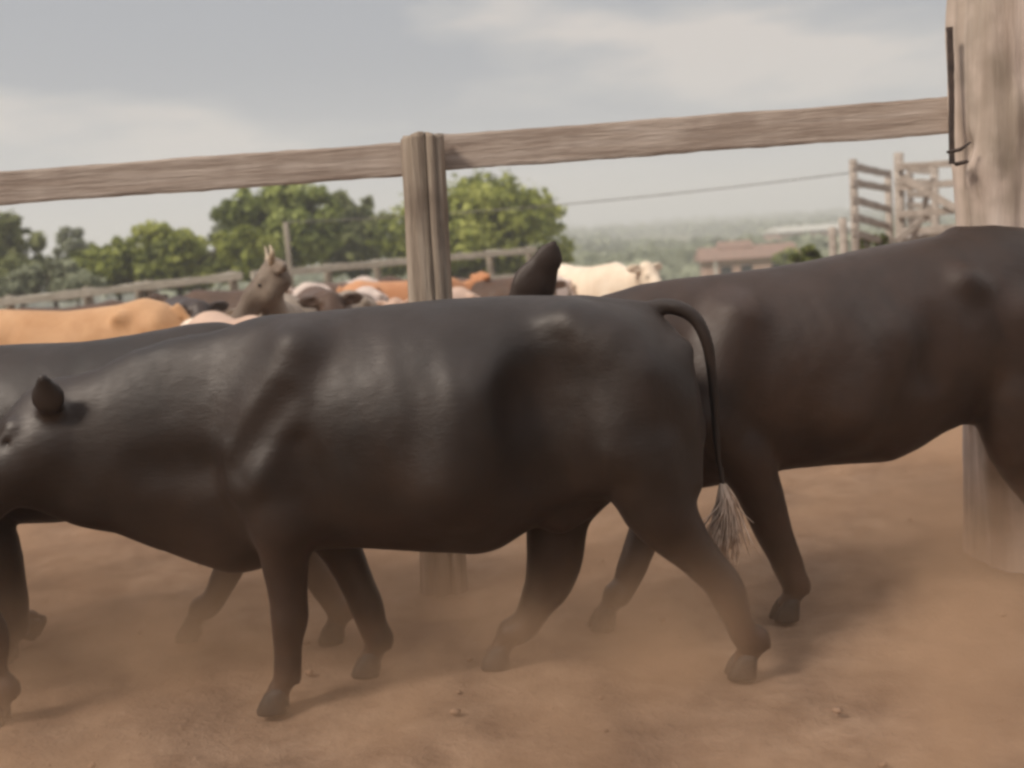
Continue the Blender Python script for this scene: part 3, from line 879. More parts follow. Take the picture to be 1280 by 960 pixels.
# ================= cow D: only a trailing hind hoof comes into the picture at the lower left =================
D = Cow(-2.45, 3.95, R(-3))
P = D.p
def q3(u, v, z): return np.array([u, v, z], float)
D.loft([(-1.6, 1.20), (-1.3, 1.26), (-.9, 1.30), (-.3, 1.27), (.3, 1.31), (.42, 1.26), (.47, 1.1), (.49, .95)],
       [(-1.6, .82), (-1.3, .66), (-.9, .55), (-.3, .52), (.15, .60), (.38, .66), (.47, .78), (.49, .88)],
       [(-1.6, .12), (-1.2, .18), (-.9, .27), (-.4, .34), (.1, .30), (.35, .24), (.46, .12), (.49, .05)])
D.cone(q3(-1.45, 0, 1.02), q3(-1.75, 0, 1.12), .19, .15, k=.08, sy=.6)
D.head(q3(-1.85, 0, 1.25), q3(-2.2, 0, .92))
for s_ in (-1, 1):
    D.cone(q3(.2, s_ * .16, 1.0), q3(.22, s_ * .16, .75), .12, .13, k=.08)
    D.cone(q3(-1.0, s_ * .17, 1.05), q3(-1.05, s_ * .17, .75), .10, .11, k=.08)
hD = D.p(14, 888, -.10)
D.leg([(q3(.22, -.15, .80), .145), (q3(.30, -.14, .62), .10), (q3(.47, -.12, .46), .060), (q3(.55, -.11, .38), .053), (q3(.575, -.11, .30), .045), (q3(hD[0] - .05, -.10, .17), .038)],
      (hD[0], -.10), q3(hD[0] - .01, -.10, .125))
D.leg([(q3(.15, .15, .80), .145), (q3(.05, .14, .62), .10), (q3(.08, .13, .46), .060), (q3(.10, .13, .40), .053), (q3(.06, .13, .32), .045), (q3(.0, .13, .2), .038)], (-.05, .13), q3(-.03, .13, .13))
for s_, du in ((-1, -.12), (1, .12)):
    D.leg([(q3(-1.0, s_ * .16, .70), .10), (q3(-1.02 + du * .4, s_ * .15, .55), .07), (q3(-1.04 + du, s_ * .14, .40), .052), (q3(-1.04 + du * 1.2, s_ * .14, .3), .04)], (-1.05 + du * 1.8, s_ * .14), q3(-1.04 + du * 1.6, s_ * .14, .13))
D.chain([(q3(.44, 0, 1.22), .03), (q3(.52, 0, 1.1), .025), (q3(.53, 0, .7), .014)], k=.02)
D.build('black cow walking out past the left edge, only a trailing hind hoof in frame', M_BLACK2, h=0.018,
        lo=(-2.5, -.6, 0), hi=(.95, .6, 1.6), group=NEAR_GROUP)

# ================= the herd behind the fence =================
def stock(variant):
    c = Cow(0, 0, 0)
    c.loft([(-.95, 1.10), (-.80, 1.24), (-.62, 1.32), (-.45, 1.30), (-.1, 1.27), (.3, 1.29), (.5, 1.33), (.66, 1.28), (.76, 1.18), (.80, 1.05)],
           [(-.95, .78), (-.80, .66), (-.62, .58), (-.45, .56), (-.1, .52), (.25, .56), (.45, .68), (.62, .72), (.74, .82), (.80, .96)],
           [(-.95, .10), (-.80, .17), (-.6, .23), (-.3, .31), (0, .33), (.3, .29), (.5, .26), (.66, .23), (.76, .13), (.80, .05)], k=.06)
    if variant == 'level':
        c.cone(q3(-.85, 0, .98), q3(-1.15, 0, 1.12), .20, .14, k=.1, sy=.6)
        c.head(q3(-1.22, 0, 1.27), q3(-1.52, 0, .92))
    elif variant == 'raised':
        c.cone(q3(-.80, 0, 1.08), q3(-1.05, 0, 1.38), .20, .13, k=.1, sy=.6)
        c.head(q3(-1.05, 0, 1.60), q3(-1.12, .34, 1.22), side=(-.98, -.17, 0), horns=True)
    else:
        c.cone(q3(-.85, 0, .95), q3(-1.25, 0, .90), .19, .13, k=.1, sy=.6)
        c.head(q3(-1.30, 0, 1.05), q3(-1.60, 0, .68))
    for s_ in (-1, 1):
        c.cone(q3(.38, s_ * .22, 1.20), q3(.40, s_ * .21, 1.19), .05, .05, k=.07)
        c.cone(q3(.60, s_ * .16, 1.1), q3(.52, s_ * .16, .8), .10, .13, k=.08)
        c.cone(q3(-.55, s_ * .14, 1.1), q3(-.68, s_ * .16, .75), .09, .11, k=.08)
        c.cone(q3(.24, s_ * .40, 1.10), q3(.22, s_ * .41, .95), .06, .07, k=.10, cut=True)
        du = .12 * s_
        c.leg([(q3(.52, s_ * .15, .8), .14), (q3(.45 + du * .5, s_ * .14, .62), .10), (q3(.60 + du, s_ * .13, .46), .058), (q3(.62 + du, s_ * .13, .38), .05), (q3(.60 + du, s_ * .13, .2), .038)], (.56 + du, s_ * .13), q3(.59 + du, s_ * .13, .13))
        c.leg([(q3(-.62, s_ * .15, .7), .10), (q3(-.62 - du * .5, s_ * .14, .55), .07), (q3(-.62 - du, s_ * .14, .4), .052), (q3(-.62 - du, s_ * .14, .3), .04)], (-.64 - du, s_ * .14), q3(-.62 - du, s_ * .14, .13))
    c.chain([(q3(.74, 0, 1.24), .035), (q3(.83, 0, 1.12), .025), (q3(.84, 0, .6), .013)], k=.02)
    V, F = c.skin(0.024, (-1.8, -.6, 0), (1.0, .6, 1.9))
    me_o = mesh_obj('body', V, F, M_TAN)
    me = me_o.data
    bpy.data.objects.remove(me_o)
    hb = MB()
    for (u, v, z, tl) in c.hooves: hoof_mesh(hb, u, v, z)
    hms = []
    for (u, v, z, tl) in c.hooves:
        mb = MB(); hoof_mesh(mb, u, v, z); o = mb.build('hoof', M_HOOF, None, True); hms.append(o.data); bpy.data.objects.remove(o)
    horn = []
    for pts in c.horns:
        mb = MB(); mb.tube(pts, [.03, .026, .017, .005], 8); o = mb.build('horn', M_HORN, None, True); horn.append(o.data); bpy.data.objects.remove(o)
    eye = []
    for (cc, r) in c.eyes:
        mb = MB(); ball(mb, cc, r); o = mb.build('eye', M_EYE, None, True); eye.append(o.data); bpy.data.objects.remove(o)
    return dict(body=me, hoof=hms, horn=horn, eye=eye)
STOCK = {k: stock(k) for k in ('level', 'raised', 'low')}
HERD_GROUP = 'mixed herd standing in the pen behind the front fence'
def herd(variant, px, py_top, Y, yaw, mat, label, h_top=1.33, horns=False, at=0.0, sc=None):
    """px, py_top: where the point u=at of its topline stands in the picture"""
    top = atY(px, py_top, Y)
    s_ = sc if sc else top[2] / h_top
    root = empty('cow', (0, 0, 0), yaw)
    off = at * s_
    root.location = (top[0] - off * math.cos(yaw), Y - off * math.sin(yaw), 0)
    root.scale = (s_, s_, s_)
    tag(root, label, 'cow', HERD_GROUP)
    S = STOCK[variant]
    def put(name, me, mt=None):
        o = bpy.data.objects.new(name, me); COL.objects.link(o); o.parent = root
        if mt:
            o.material_slots[0].link = 'OBJECT'; o.material_slots[0].material = mt
        return o
    put('body', S['body'], mat)
    for h_ in S['hoof']: put('hoof', h_)
    for e_ in S['eye']: put('eye', e_)
    if horns:
        for h_ in S['horn']: put('horn', h_)
    return root
herd('level', 100, 386, 8.6, R(-4), M_TAN, 'big tan cow standing broadside behind the leftmost black cow', 1.28)
herd('level', 222, 369, 11.2, R(112), M_BLACK2, 'dark cow seen end-on just right of the tan cow', 1.33, at=.5)
herd('low', 262, 388, 7.9, R(118), M_PINK, 'pinkish tan calf seen from behind, beside the tan cow', 1.33, at=.5)
herd('raised', 335, 326, 8.3, R(98), M_GREY, 'grey horned cow lifting its head above the herd', 1.62, horns=True, at=-1.07)
herd('low', 312, 384, 9.0, R(80), M_CREAM, 'white cow whose low back shows under the lifted grey head', 1.33, at=.5)
herd('level', 376, 352, 13.0, R(60), M_PIED, 'brown and white cow facing the camera beside the grey horned cow', 1.33, at=-.7)
herd('level', 412, 360, 12.0, R(75), M_PIED, 'brown and white cow standing left of the fence post', 1.36, at=-.6)
herd('level', 496, 351, 13.6, R(208), M_ORANGE, 'reddish tan cow standing behind the middle fence post', 1.28)
herd('level', 572, 358, 11.6, R(70), M_PINK, 'pale tan cow just right of the middle fence post', 1.33, at=.5)
herd('level', 622, 346, 14.0, R(-30), M_BROWN, 'dark brown cow left of the upright black ear', 1.30)
herd('level', 732, 331, 13.8, R(122), M_CREAM, 'cream white cow standing in the pen right of the black ear', 1.30)
herd('level', 690, 342, 13.6, R(85), M_PIED, 'brown and white cow half hidden by the cream cow\'s rump', 1.33, at=.5)
herd('level', 392, 357, 10.6, R(104), M_BROWN, 'dark brown cow seen from behind just right of the lifted grey head', 1.33, at=.5)
herd('level', 436, 362, 10.2, R(70), M_GREY, 'grey brown cow rump close to the left of the middle post', 1.33, at=.5)
herd('level', 445, 352, 15.5, R(14), M_BROWN, 'brown cow standing far back beneath the rear fence', 1.28)
herd('level', 300, 362, 14.5, R(-10), M_BROWN, 'dark brown cow standing far back at the left', 1.28)
herd('level', 90, 383, 13.5, R(8), M_BROWN, 'brown cow mostly hidden behind the big tan cow', 1.28)

# ------------------------------------------------------------------ front corral fence
def zline(pxa, pya, pxb, pyb, Ya, Yb): return atY(pxa, pya, Ya), atY(pxb, pyb, Yb)
fence = empty('corral_fence', (atY(530, 400, 5.1)[0], 5.1, 0))
tag(fence, 'weathered corral fence of one heavy top plank on a split timber post', 'fence')
def rel(mb_obj, root):
    """keep world-built meshes in place under their root"""
    mb_obj.parent = root
    mb_obj.matrix_parent_inverse = Matrix.LocRotScale(root.location, root.rotation_euler, root.scale).inverted()
    return mb_obj
YF = 5.1
# left plank: top edge (0,213)->(503,178), bottom (0,252)->(503,221)
a_, b_ = atY(-330, 259, YF + .14), atY(522, 198, YF + .09)
mb = MB(); mb.beam(a_, b_, .05, .150, 60, .0018, seed=1); rel(mb.build('rail', M_RAIL, None, False), fence)
a_, b_ = atY(536, 192.5, YF + .09), atY(1204, 143, YF - .02)
mb = MB(); mb.beam(a_, b_, .05, .158, 60, .0018, seed=2); rel(mb.build('rail', M_RAIL, None, False), fence)
def gnarled(name, base, top, r0, r1, mat, root, lump=0.02, groove=0.012, seg=64, rows=150, seed=0, knots=(), nsq=2.6, split=()):
    """a natural timber: noisy section, lengthwise grooves, knots"""
    base = np.array(base, float); top = np.array(top, float)
    th = np.linspace(0, 2 * np.pi, seg, endpoint=False)
    ts = np.linspace(0, 1, rows)
    TH, TT = np.meshgrid(th, ts)
    L = np.linalg.norm(top - base)
    rad = (r0 + (r1 - r0) * TT) / (np.abs(np.cos(TH)) ** nsq + np.abs(np.sin(TH)) ** nsq) ** (1 / nsq)
    Pn = np.stack([np.cos(TH).ravel() * 1.3, np.sin(TH).ravel() * 1.3, TT.ravel() * L * 1.3], 1)
    rad = rad + lump * fbm(Pn, 3, seed).reshape(TH.shape)
    Pg_ = np.stack([np.cos(TH).ravel() * 4.5, np.sin(TH).ravel() * 4.5, TT.ravel() * L * 0.5], 1)
    g_ = fbm(Pg_, 3, seed + 5).reshape(TH.shape)
    rad = rad - groove * np.clip(g_ * 2.2, -0.6, 1) 
    Pf = np.stack([np.cos(TH).ravel() * 14, np.sin(TH).ravel() * 14, TT.ravel() * L * 2.2], 1)
    rad = rad + groove * 0.25 * vnoise(Pf, seed + 8).reshape(TH.shape)
    for (ka, kh, kr, kd) in knots:
        dth = np.angle(np.exp(1j * (TH - ka)))
        dd = np.sqrt((dth * r0 / kr) ** 2 + ((TT * L - kh) / (kr * 1.5)) ** 2)
        rad = rad + kd * np.exp(-dd ** 2 * 1.6)
    for (ka, kw, kd) in split:
        dth = np.angle(np.exp(1j * (TH - ka - 0.12 * np.sin(TT * 5))))
        rad = rad - kd * np.exp(-(dth / kw) ** 2)
    cx = base[0] + (top[0] - base[0]) * TT; cy = base[1] + (top[1] - base[1]) * TT; cz = base[2] + (top[2] - base[2]) * TT
    topn = (TT > 0.999) * 1.0
    V = np.stack([(cx + rad * np.cos(TH)).ravel(), (cy + rad * np.sin(TH)).ravel(), (cz + topn * 0.012 * np.sin(TH * 3)).ravel()], 1)
    F = []
    for i in range(rows - 1):
        for k in range(seg):
            k2 = (k + 1) % seg
            F.append((i * seg + k, i * seg + k2, (i + 1) * seg + k2, (i + 1) * seg + k))
    V = list(map(tuple, V)); V.append(tuple(top + (0, 0, 0.004))); c_ = len(V) - 1
    for k in range(seg): F.append(((rows - 1) * seg + k, (rows - 1) * seg + (k + 1) % seg, c_))
    return rel(mesh_obj(name, V, F, mat, None, True), root)
tp = atY(528, 170, YF - .05)
bx_ = atY(538, 376, YF - .05)
gx = tp[0] + (bx_[0] - tp[0]) * tp[2] / (tp[2] - bx_[2])
gnarled('post', (gx, YF - .05, -0.15), tp, 0.105, 0.088, M_POST, fence, lump=.010, groove=.012, seed=3,
        split=((-1.25, .07, .026), (-2.05, .05, .012), (-0.75, .05, .014)))
lp = atY(-260, 235, YF + .10)
gnarled('post', (lp[0] + .02, YF + .02, -0.15), (lp[0], YF + .02, lp[2] + .02), 0.10, 0.088, M_POST, fence, lump=.010, groove=.012, seed=13)
# little peg pegging the rail
for px_, py_ in ((516, 187), (549, 183)):
    c_ = atY(px_, py_, YF - .14)
# ------------------------------------------------------------------ big bare trunk used as gate post
YT = 5.0
tl_top = atY(1188, 0, YT); tl_bot = atY(1207, 560, YT)
rt = 0.235
cx_top = tl_top[0] + rt; 
zt = tl_top[2]
tt_ = M_TRUNK.node_tree; tb_ = tt_.nodes['Principled BSDF']
geo_ = nd(tt_, 'ShaderNodeNewGeometry')
wob = nd(tt_, 'ShaderNodeTexNoise'); wob.inputs['Scale'].default_value = 9.0; wob.inputs['Detail'].default_value = 4.0
tt_.links.new(geo_.outputs['Position'], wob.inputs['Vector'])
prev = tb_.inputs['Base Color'].links[0].from_socket
for (kx, ky, kr, st_) in ((1250, 88, .085, .85), (1246, 190, .075, .7), (1262, 205, .05, .8), (1215, 92, .03, .5), (1225, 520, .09, .5)):
    kp = atY(kx, ky, YT - rt)
    vm = nd(tt_, 'ShaderNodeVectorMath', operation='SUBTRACT'); vm.inputs[1].default_value = tuple(kp)
    tt_.links.new(geo_.outputs['Position'], vm.inputs[0])
    vs = nd(tt_, 'ShaderNodeVectorMath', operation='MULTIPLY'); vs.inputs[1].default_value = (1.0, .5, .55)
    tt_.links.new(vm.outputs[0], vs.inputs[0])
    vl = nd(tt_, 'ShaderNodeVectorMath', operation='LENGTH'); tt_.links.new(vs.outputs[0], vl.inputs[0])
    ad = nd(tt_, 'ShaderNodeMath', operation='MULTIPLY_ADD'); ad.inputs[1].default_value = -.09; tt_.links.new(wob.outputs[0], ad.inputs[0]); tt_.links.new(vl.outputs['Value'], ad.inputs[2])
    mr_ = nd(tt_, 'ShaderNodeMapRange'); mr_.inputs[1].default_value = kr - .04; mr_.inputs[2].default_value = kr * .35 - .055
    mr_.inputs[3].default_value = 0.0; mr_.inputs[4].default_value = st_
    tt_.links.new(ad.outputs[0], mr_.inputs[0])
    prev = mixc(tt_, mr_.outputs[0], prev, (0.25, 0.20, 0.155))
tt_.links.new(prev, tb_.inputs['Base Color'])
trunk = empty('gate_post', (tl_bot[0] + rt, YT, 0))
tag(trunk, 'thick bare knotted tree trunk set upright as gate post at the right edge', 'post')
slope = (tl_top[0] - tl_bot[0]) / (tl_top[2] - tl_bot[2])
xb = tl_bot[0] - slope * tl_bot[2]
gnarled('log', (xb + .262, YT, -0.2), (xb + slope * 3.3 + .252, YT, 3.3), 0.250, 0.232, M_TRUNK, trunk, lump=.065, groove=.016, seg=96, rows=260, seed=23,
        knots=((-1.35, 2.58, .09, -.055), (-1.05, 2.60, .17, .030), (-1.75, 2.18, .10, .035), (-1.25, 2.05, .07, -.035), (-2.5, 1.95, .10, .04), (-2.75, 2.03, .05, -.05), (-1.2, 1.5, .12, .03)), nsq=2.1)
# iron rod standing against the trunk where the plank ends
mb = MB(); r0 = atY(1187, 34, YT - .10); r1 = atY(1190, 205, YT - .10)
mb.beam(r1, r0, .016, .022, 20, .002, up=(1, 0, 0), seed=4)
rel(mb.build('iron_strap', M_IRON, None), trunk)
mb = MB(); h0 = atY(1186, 190, YT - .17); h1 = atY(1200, 187, YT - .26); h2 = atY(1213, 178, YT - .24)
mb.tube([h0, h1, h2], [.012, .014, .006], 8, flat=.6); 
mb.tube([atY(1196, 205, YT - .20), atY(1208, 202, YT - .25)], [.016, .014], 8, flat=.6)
rel(mb.build('iron_hook', M_IRON, None, True), trunk)

# ------------------------------------------------------------------ rear pen fence
def fence_run(name, label, pts, rails, post_px, post_h, wood, postmat, rail_h=.12, rail_w=.05, post_r=.075, seed=0):
    """pts: two ends (x, y, z_top) ; rails: drop below the top for each rail"""
    a_, b_ = [np.array(p_, float) for p_ in pts]
    root = empty(name, (a_[0], a_[1], float(terrain(a_[0], a_[1]))))
    tag(root, label, 'fence')
    yaw_ = math.atan2(b_[1] - a_[1], b_[0] - a_[0])
    n_ = np.array([math.sin(yaw_), -math.cos(yaw_), 0])
    for i, dz in enumerate(rails):
        mb = MB(); off = n_ * (post_r + rail_w / 2 + .002)
        mb.beam(a_ - (0, 0, dz + rail_h / 2) + off, b_ - (0, 0, dz + rail_h / 2) + off, rail_w, rail_h, 30, .006, seed=seed + i)
        rel(mb.build('rail', wood, None), root)
    for j, f_ in enumerate(post_px):
        c_ = a_ + (b_ - a_) * f_
        tz = c_[2] + post_h; g0 = float(terrain(c_[0], c_[1])) - .2
        r_ = np.random.default_rng(seed * 10 + j)
        mb = MB(); k = 6
        mb.tube([(c_[0] + .01 * r_.normal(), c_[1], g0 + (tz - g0) * i / k) for i in range(k + 1)], [post_r * (1.08 - .12 * i / k + .03 * r_.normal()) for i in range(k + 1)], 9)
        rel(mb.build('post', postmat, None, True), root)
    return root
e0 = atY(-60, 379.5, 16.5); e1 = atY(300, 340, 18.6); e2 = atY(665, 309, 23.0)
fence_run('rear_fence', 'pale grey plank fence running behind the tan cow at the left', (e0, e1), (0, .45, .85), (.02, .18, .44, .62, .655, .97), .03, M_FAR_WOOD, M_FAR_POST, seed=31)
fence_run('rear_fence', 'pale grey plank fence running past the middle post towards the trees', (e1 + (.12, .06, 0), e2), (0, .50, .92), (.24, .40, .60, .82, .985), .02, M_FAR_WOOD, M_FAR_POST, seed=41)

# cable stretched from a thin pole on the left to the chute
def pole(px, pyt, Y, r_, mat, name, label, cat, lean=0.0):
    t_ = atY(px, pyt, Y); g0 = float(terrain(t_[0], Y)) - .2
    root = empty(name, (t_[0], Y, g0 + .2)); tag(root, label, cat)
    mb = MB(); mb.tube([(t_[0] + lean, Y, g0), (t_[0] + lean * .5, Y, (g0 + t_[2]) / 2), t_], [r_ * 1.1, r_, r_ * .9], 9)
    rel(mb.build('shaft', mat, None, True), root)
    return t_
p0 = pole(357, 278, 19.5, .05, M_FAR_POST, 'wire_pole', 'thin grey pole in front of the tall green tree carrying the cable', 'pole')
p1 = atY(1062, 216, 16.4)
mb = MB(); n_ = 40
pm = []
for i in range(n_ + 1):
    f_ = i / n_
    q_ = np.array(p0) * (1 - f_) + p1 * f_; q_[2] -= .10 * 4 * f_ * (1 - f_)
    pm.append(q_)
mb.tube(pm, .009, 6)
wire = mb.build('cable', M_WIRE, None, True)
tag(wire, 'thin slack cable stretched across the sky to the bleached chute', 'cable')

# ------------------------------------------------------------------ bleached timber loading chute at the right
chute = empty('loading_chute', (atY(1120, 300, 16)[0], 16, 0))
tag(chute, 'sun bleached timber loading chute with high slatted sides beside the gate post', 'cattle chute')
def cpost(px, pyt, Y, r_=.06):
    t_ = atY(px, pyt, Y)
    mb = MB(); mb.tube([(t_[0], Y, -.2), (t_[0], Y, t_[2] * .5), t_], [r_ * 1.05, r_, r_ * .95], 9)
    rel(mb.build('post', M_PALE, None, True), chute); return t_
cpost(1066, 199, 16.4); cpost(1110, 213, 19.4, .065); cpost(1123, 191, 16.6, .075); cpost(1168, 206, 17.4, .06); cpost(1200, 200, 16.2, .07)
cpost(1137, 215, 19.6, .06)
def cboard(ax_, ay_, Ya, bx__, by_, Yb, h_=.11, w_=.035, name='rail', sd=0):
    mb = MB(); mb.beam(atY(ax_, ay_, Ya), atY(bx__, by_, Yb), w_, h_, 14, .004, seed=sd)
    rel(mb.build(name, M_PALE, None), chute)
for i, (ya_, yb_) in enumerate(((208, 218), (228, 236), (249, 262), (270, 284), (290, 304))):
    cboard(1066, ya_, 16.32, 1112, yb_, 19.3, sd=50 + i)
for i, yy in enumerate((209, 234, 268, 290)):
    cboard(1121, yy, 16.5, 1206, yy - 6, 16.15, sd=60 + i, h_=.10)
for i, yy in enumerate((212, 226, 242, 256, 272)):
    cboard(1134, yy, 19.5, 1172, yy + 3, 17.5, sd=70 + i, h_=.09)
cboard(1128, 222, 16.45, 1196, 262, 16.1, sd=81, name='brace')
cboard(1142, 300, 16.4, 1166, 222, 16.6, sd=82, name='brace', h_=.09)
cboard(1120, 302, 16.3, 1160, 268, 16.4, sd=83, name='brace', h_=.10)
mb = MB(); mb.beam(atY(1132, 300, 17.0) , atY(1215, 279, 16.8), 1.0, .06, 12, .004, seed=84); rel(mb.build('ramp', M_PALE, None), chute)
# short pale posts left of the chute
for i, (px_, py_, Y_) in enumerate(((1040, 284, 17.5), (1053, 272, 17.2))):
    t_ = atY(px_, py_, Y_)
    root = empty('fence_post', (t_[0], Y_, 0))
    tag(root, ('short pale post with the shrub at its foot', 'taller pale post leaning close to the chute')[i], 'post', 'pale posts left of the chute')
    mb = MB(); mb.tube([(t_[0] + .02, Y_, -.2), (t_[0] + .01, Y_, .8), t_], [.07, .065, .06], 9); rel(mb.build('shaft', M_PALE, None, True), root)

# ------------------------------------------------------------------ trees
def leaves(centres, radii, n, size, r, flat=0.85, shell=0.15, fac=1.0):
    """leaf-clump quads spread through crown lobes"""
    w = np.array(radii) ** 2; w = w / w.sum()
    ids = r.choice(len(centres), n, p=w)
    d = r.normal(size=(n, 3)); d /= np.linalg.norm(d, axis=1)[:, None]
    rr = shell + (1 - shell) * r.random(n) ** 0.5
    rr *= 1.1 + 0.55 * vnoise(d * 2.6 + ids[:, None] * 1.7, 5)
    c = np.array(centres)[ids] + d * (np.array(radii)[ids] * rr)[:, None] * np.array([1, 1, flat])
    s_ = size * (0.6 + 0.9 * r.random(n))
    nn_ = d * .8 + np.array([0, 0, .5]) + .55 * r.normal(size=(n, 3)); nn_ /= np.linalg.norm(nn_, axis=1)[:, None]
    a1 = np.cross(nn_, r.normal(size=(n, 3))); a1 /= (np.linalg.norm(a1, axis=1)[:, None] + 1e-9)
    a2 = np.cross(nn_, a1)
    a1 *= s_[:, None]; a2 *= (s_ * 0.62)[:, None]
    V = np.stack([c - a1, c - a2 * .9 + a1 * .1, c + a1, c + a2 * .9 + a1 * .1], 1).reshape(-1, 3)
    F = np.arange(4 * n).reshape(-1, 4)
    return V, F
def tree(label, px, py_top, Y, halfw_px, py_bot, leaf, n=9000, size=.16, lobes=26, seed=0, shape='dome', name='tree', gap=0.0, trunk_px=None, group='trees beyond the pens', depth=.75):
    r = np.random.default_rng(seed); lobes = int(lobes * 2.6)
    top = atY(px, py_top, Y); bot = atY(px, py_bot, Y)
    gz = float(terrain(top[0], Y))
    W = halfw_px * Y / FPX
    H = top[2] - bot[2]
    root = empty(name, (top[0], Y, gz)); tag(root, label, 'tree', group)
    cs = []; rs = []
    for i in range(lobes):
        while True:
            x, y, z = r.uniform(-1, 1, 3)
            zz = (z + 1) / 2
            if shape == 'dome' and x * x + y * y + (zz * .95) ** 2 <= 1: break
            if shape == 'tall' and x * x + y * y + (z * .95) ** 2 <= 1: break
            if shape == 'low' and abs(x) <= 1 and y * y + zz ** 2 <= 1.0 and zz < 1 - .35 * abs(x) + .25 * math.sin(x * 6 + seed): break
        rad = (.07 + .20 * r.random() ** 1.5) * min(W, H) * (1.0 if shape != 'low' else .9)
        k_ = 1 - rad / max(W, .1) * .9
        cs.append((top[0] + x * W * k_, Y + y * W * depth * k_, bot[2] + rad * .5 + zz * (H - rad * 1.5)))
        rs.append(rad)
    V, F = leaves(cs, rs, n, size, r)
    crown = mesh_obj('crown', V, F, leaf, None, False); rel(crown, root)
    mb = MB()
    tx = top[0] if trunk_px is None else atY(trunk_px, py_bot, Y)[0]
    tr = max(.09, W * .045)
    forkz = gz + (bot[2] - gz) * .75 + H * .12
    mb.tube([(tx, Y, gz - .3), (tx + .1 * r.normal(), Y, (gz + forkz) / 2), (tx + .05, Y, forkz)], [tr * 1.35, tr, tr * .9], 10)
    for i in range(min(lobes, 12)):
        c_ = np.array(cs[i]); s0 = np.array([tx + .05, Y, forkz - .05 * r.random()])
        mid = (s0 + c_) / 2 + np.array([0, 0, -.08 * H * r.random()]) + r.normal(size=3) * .08 * W
        mb.tube([s0, mid, c_], [tr * .55, tr * .32, tr * .12], 6)
    rel(mb.build('trunk', M_BARK, None, True), root)
    return root
tree('broad domed green tree right of the middle post with sky gaps at its edge', 588, 209, 46, 146, 345, M_LEAF_A, 21000, .17, 50, 11, 'dome', trunk_px=600)
tree('tall light green tree under the plank, left of the dark tree', 345, 220, 44, 86, 340, M_LEAF_B, 12000, .16, 30, 12, 'tall')
tree('dark tree between the light green tree and the middle post', 428, 232, 50, 60, 345, M_LEAF_C, 9000, .18, 26, 13, 'tall')
tree('thin grey-green tree left of the tall light green one', 280, 254, 52, 34, 345, M_LEAF_D, 3000, .16, 10, 14, 'tall')
tree('low wide olive green tree behind the rear fence', 215, 272, 40, 112, 362, M_LEAF_A, 13000, .14, 40, 15, 'low')
tree('rounded olive tree at the left end of the low green thicket', 140, 292, 41, 34, 362, M_LEAF_A, 3500, .14, 14, 19, 'dome')
tree('small hazy grey-green tree right of the dark leftmost tree', 88, 280, 55, 36, 362, M_LEAF_D, 4000, .17, 16, 16, 'tall')
tree('dark spreading tree at the far left edge', 10, 256, 42, 62, 372, M_LEAF_C, 7500, .16, 24, 17, 'dome')
tree('grey-green bush below the dark leftmost tree', 60, 316, 36, 60, 372, M_LEAF_D, 4500, .12, 16, 18, 'low', name='bush')
tree('dark tree beyond the left frame edge', -90, 250, 45, 60, 372, M_LEAF_A, 6000, .18, 20, 27, 'dome')
# shrubs
tree('yellow-green shrub at the foot of the pale posts', 1012, 302, 18, 24, 335, M_LEAF_E, 1500, .05, 10, 21, 'low', name='shrub', group='shrubs by the chute')
tree('yellow-green shrub growing under the chute', 1085, 285, 18.5, 22, 320, M_LEAF_E, 900, .05, 8, 22, 'low', name='shrub', group='shrubs by the chute')
tree('small pale green bush peeking above the fence end by the black ear', 672, 300, 26, 18, 330, M_LEAF_D, 900, .07, 8, 23, 'dome', name='bush')
tree('round green tree beside the red roofed farmhouse', 985, 308, 80, 22, 330, M_LEAF_A, 1800, .2, 10, 24, 'dome')

# distant woods covering the far slopes
r = np.random.default_rng(77)
NW = 5200
wx = []; 
cl = []
for i in range(NW):
    Y_ = 130 * (1200 / 130) ** r.random()
    X_ = r.uniform(-.62, .75) * Y_
    dens = vnoise(np.array([[X_ / 60.0, Y_ / 90.0, 0.5]]), 3)[0]
    if dens < -0.15 - .5 * (Y_ > 500): continue
    cl.append((X_, Y_))
cl = np.array(cl)
tz = terrain(cl[:, 0], cl[:, 1])
size_ = 2.0 + 2.2 * r.random(len(cl))
Vall = []; 
nleaf = 26
d = r.normal(size=(len(cl), nleaf, 3)); d /= np.linalg.norm(d, axis=2)[:, :, None]; d[:, :, 2] = np.abs(d[:, :, 2])
cen = np.stack([cl[:, 0], cl[:, 1], tz + size_ * .2], 1)[:, None, :] + d * (size_[:, None, None] * np.array([1.15, 1.15, .9]))
s_ = (size_[:, None] * .38 * (0.7 + .6 * r.random((len(cl), nleaf))))[:, :, None]
a1 = r.normal(size=d.shape); a1 /= np.linalg.norm(a1, axis=2)[:, :, None]
a2 = np.cross(a1, d); a2 /= (np.linalg.norm(a2, axis=2)[:, :, None] + 1e-9)
V = np.stack([cen - a1 * s_, cen - a2 * s_, cen + a1 * s_, cen + a2 * s_], 2).reshape(-1, 3)
F = np.arange(len(V)).reshape(-1, 4)
woods = mesh_obj('far_woods', V, F, M_LEAF_D, None, False)
tag(woods, 'hazy grey-green woods covering the distant slopes', 'woods', kind='stuff')

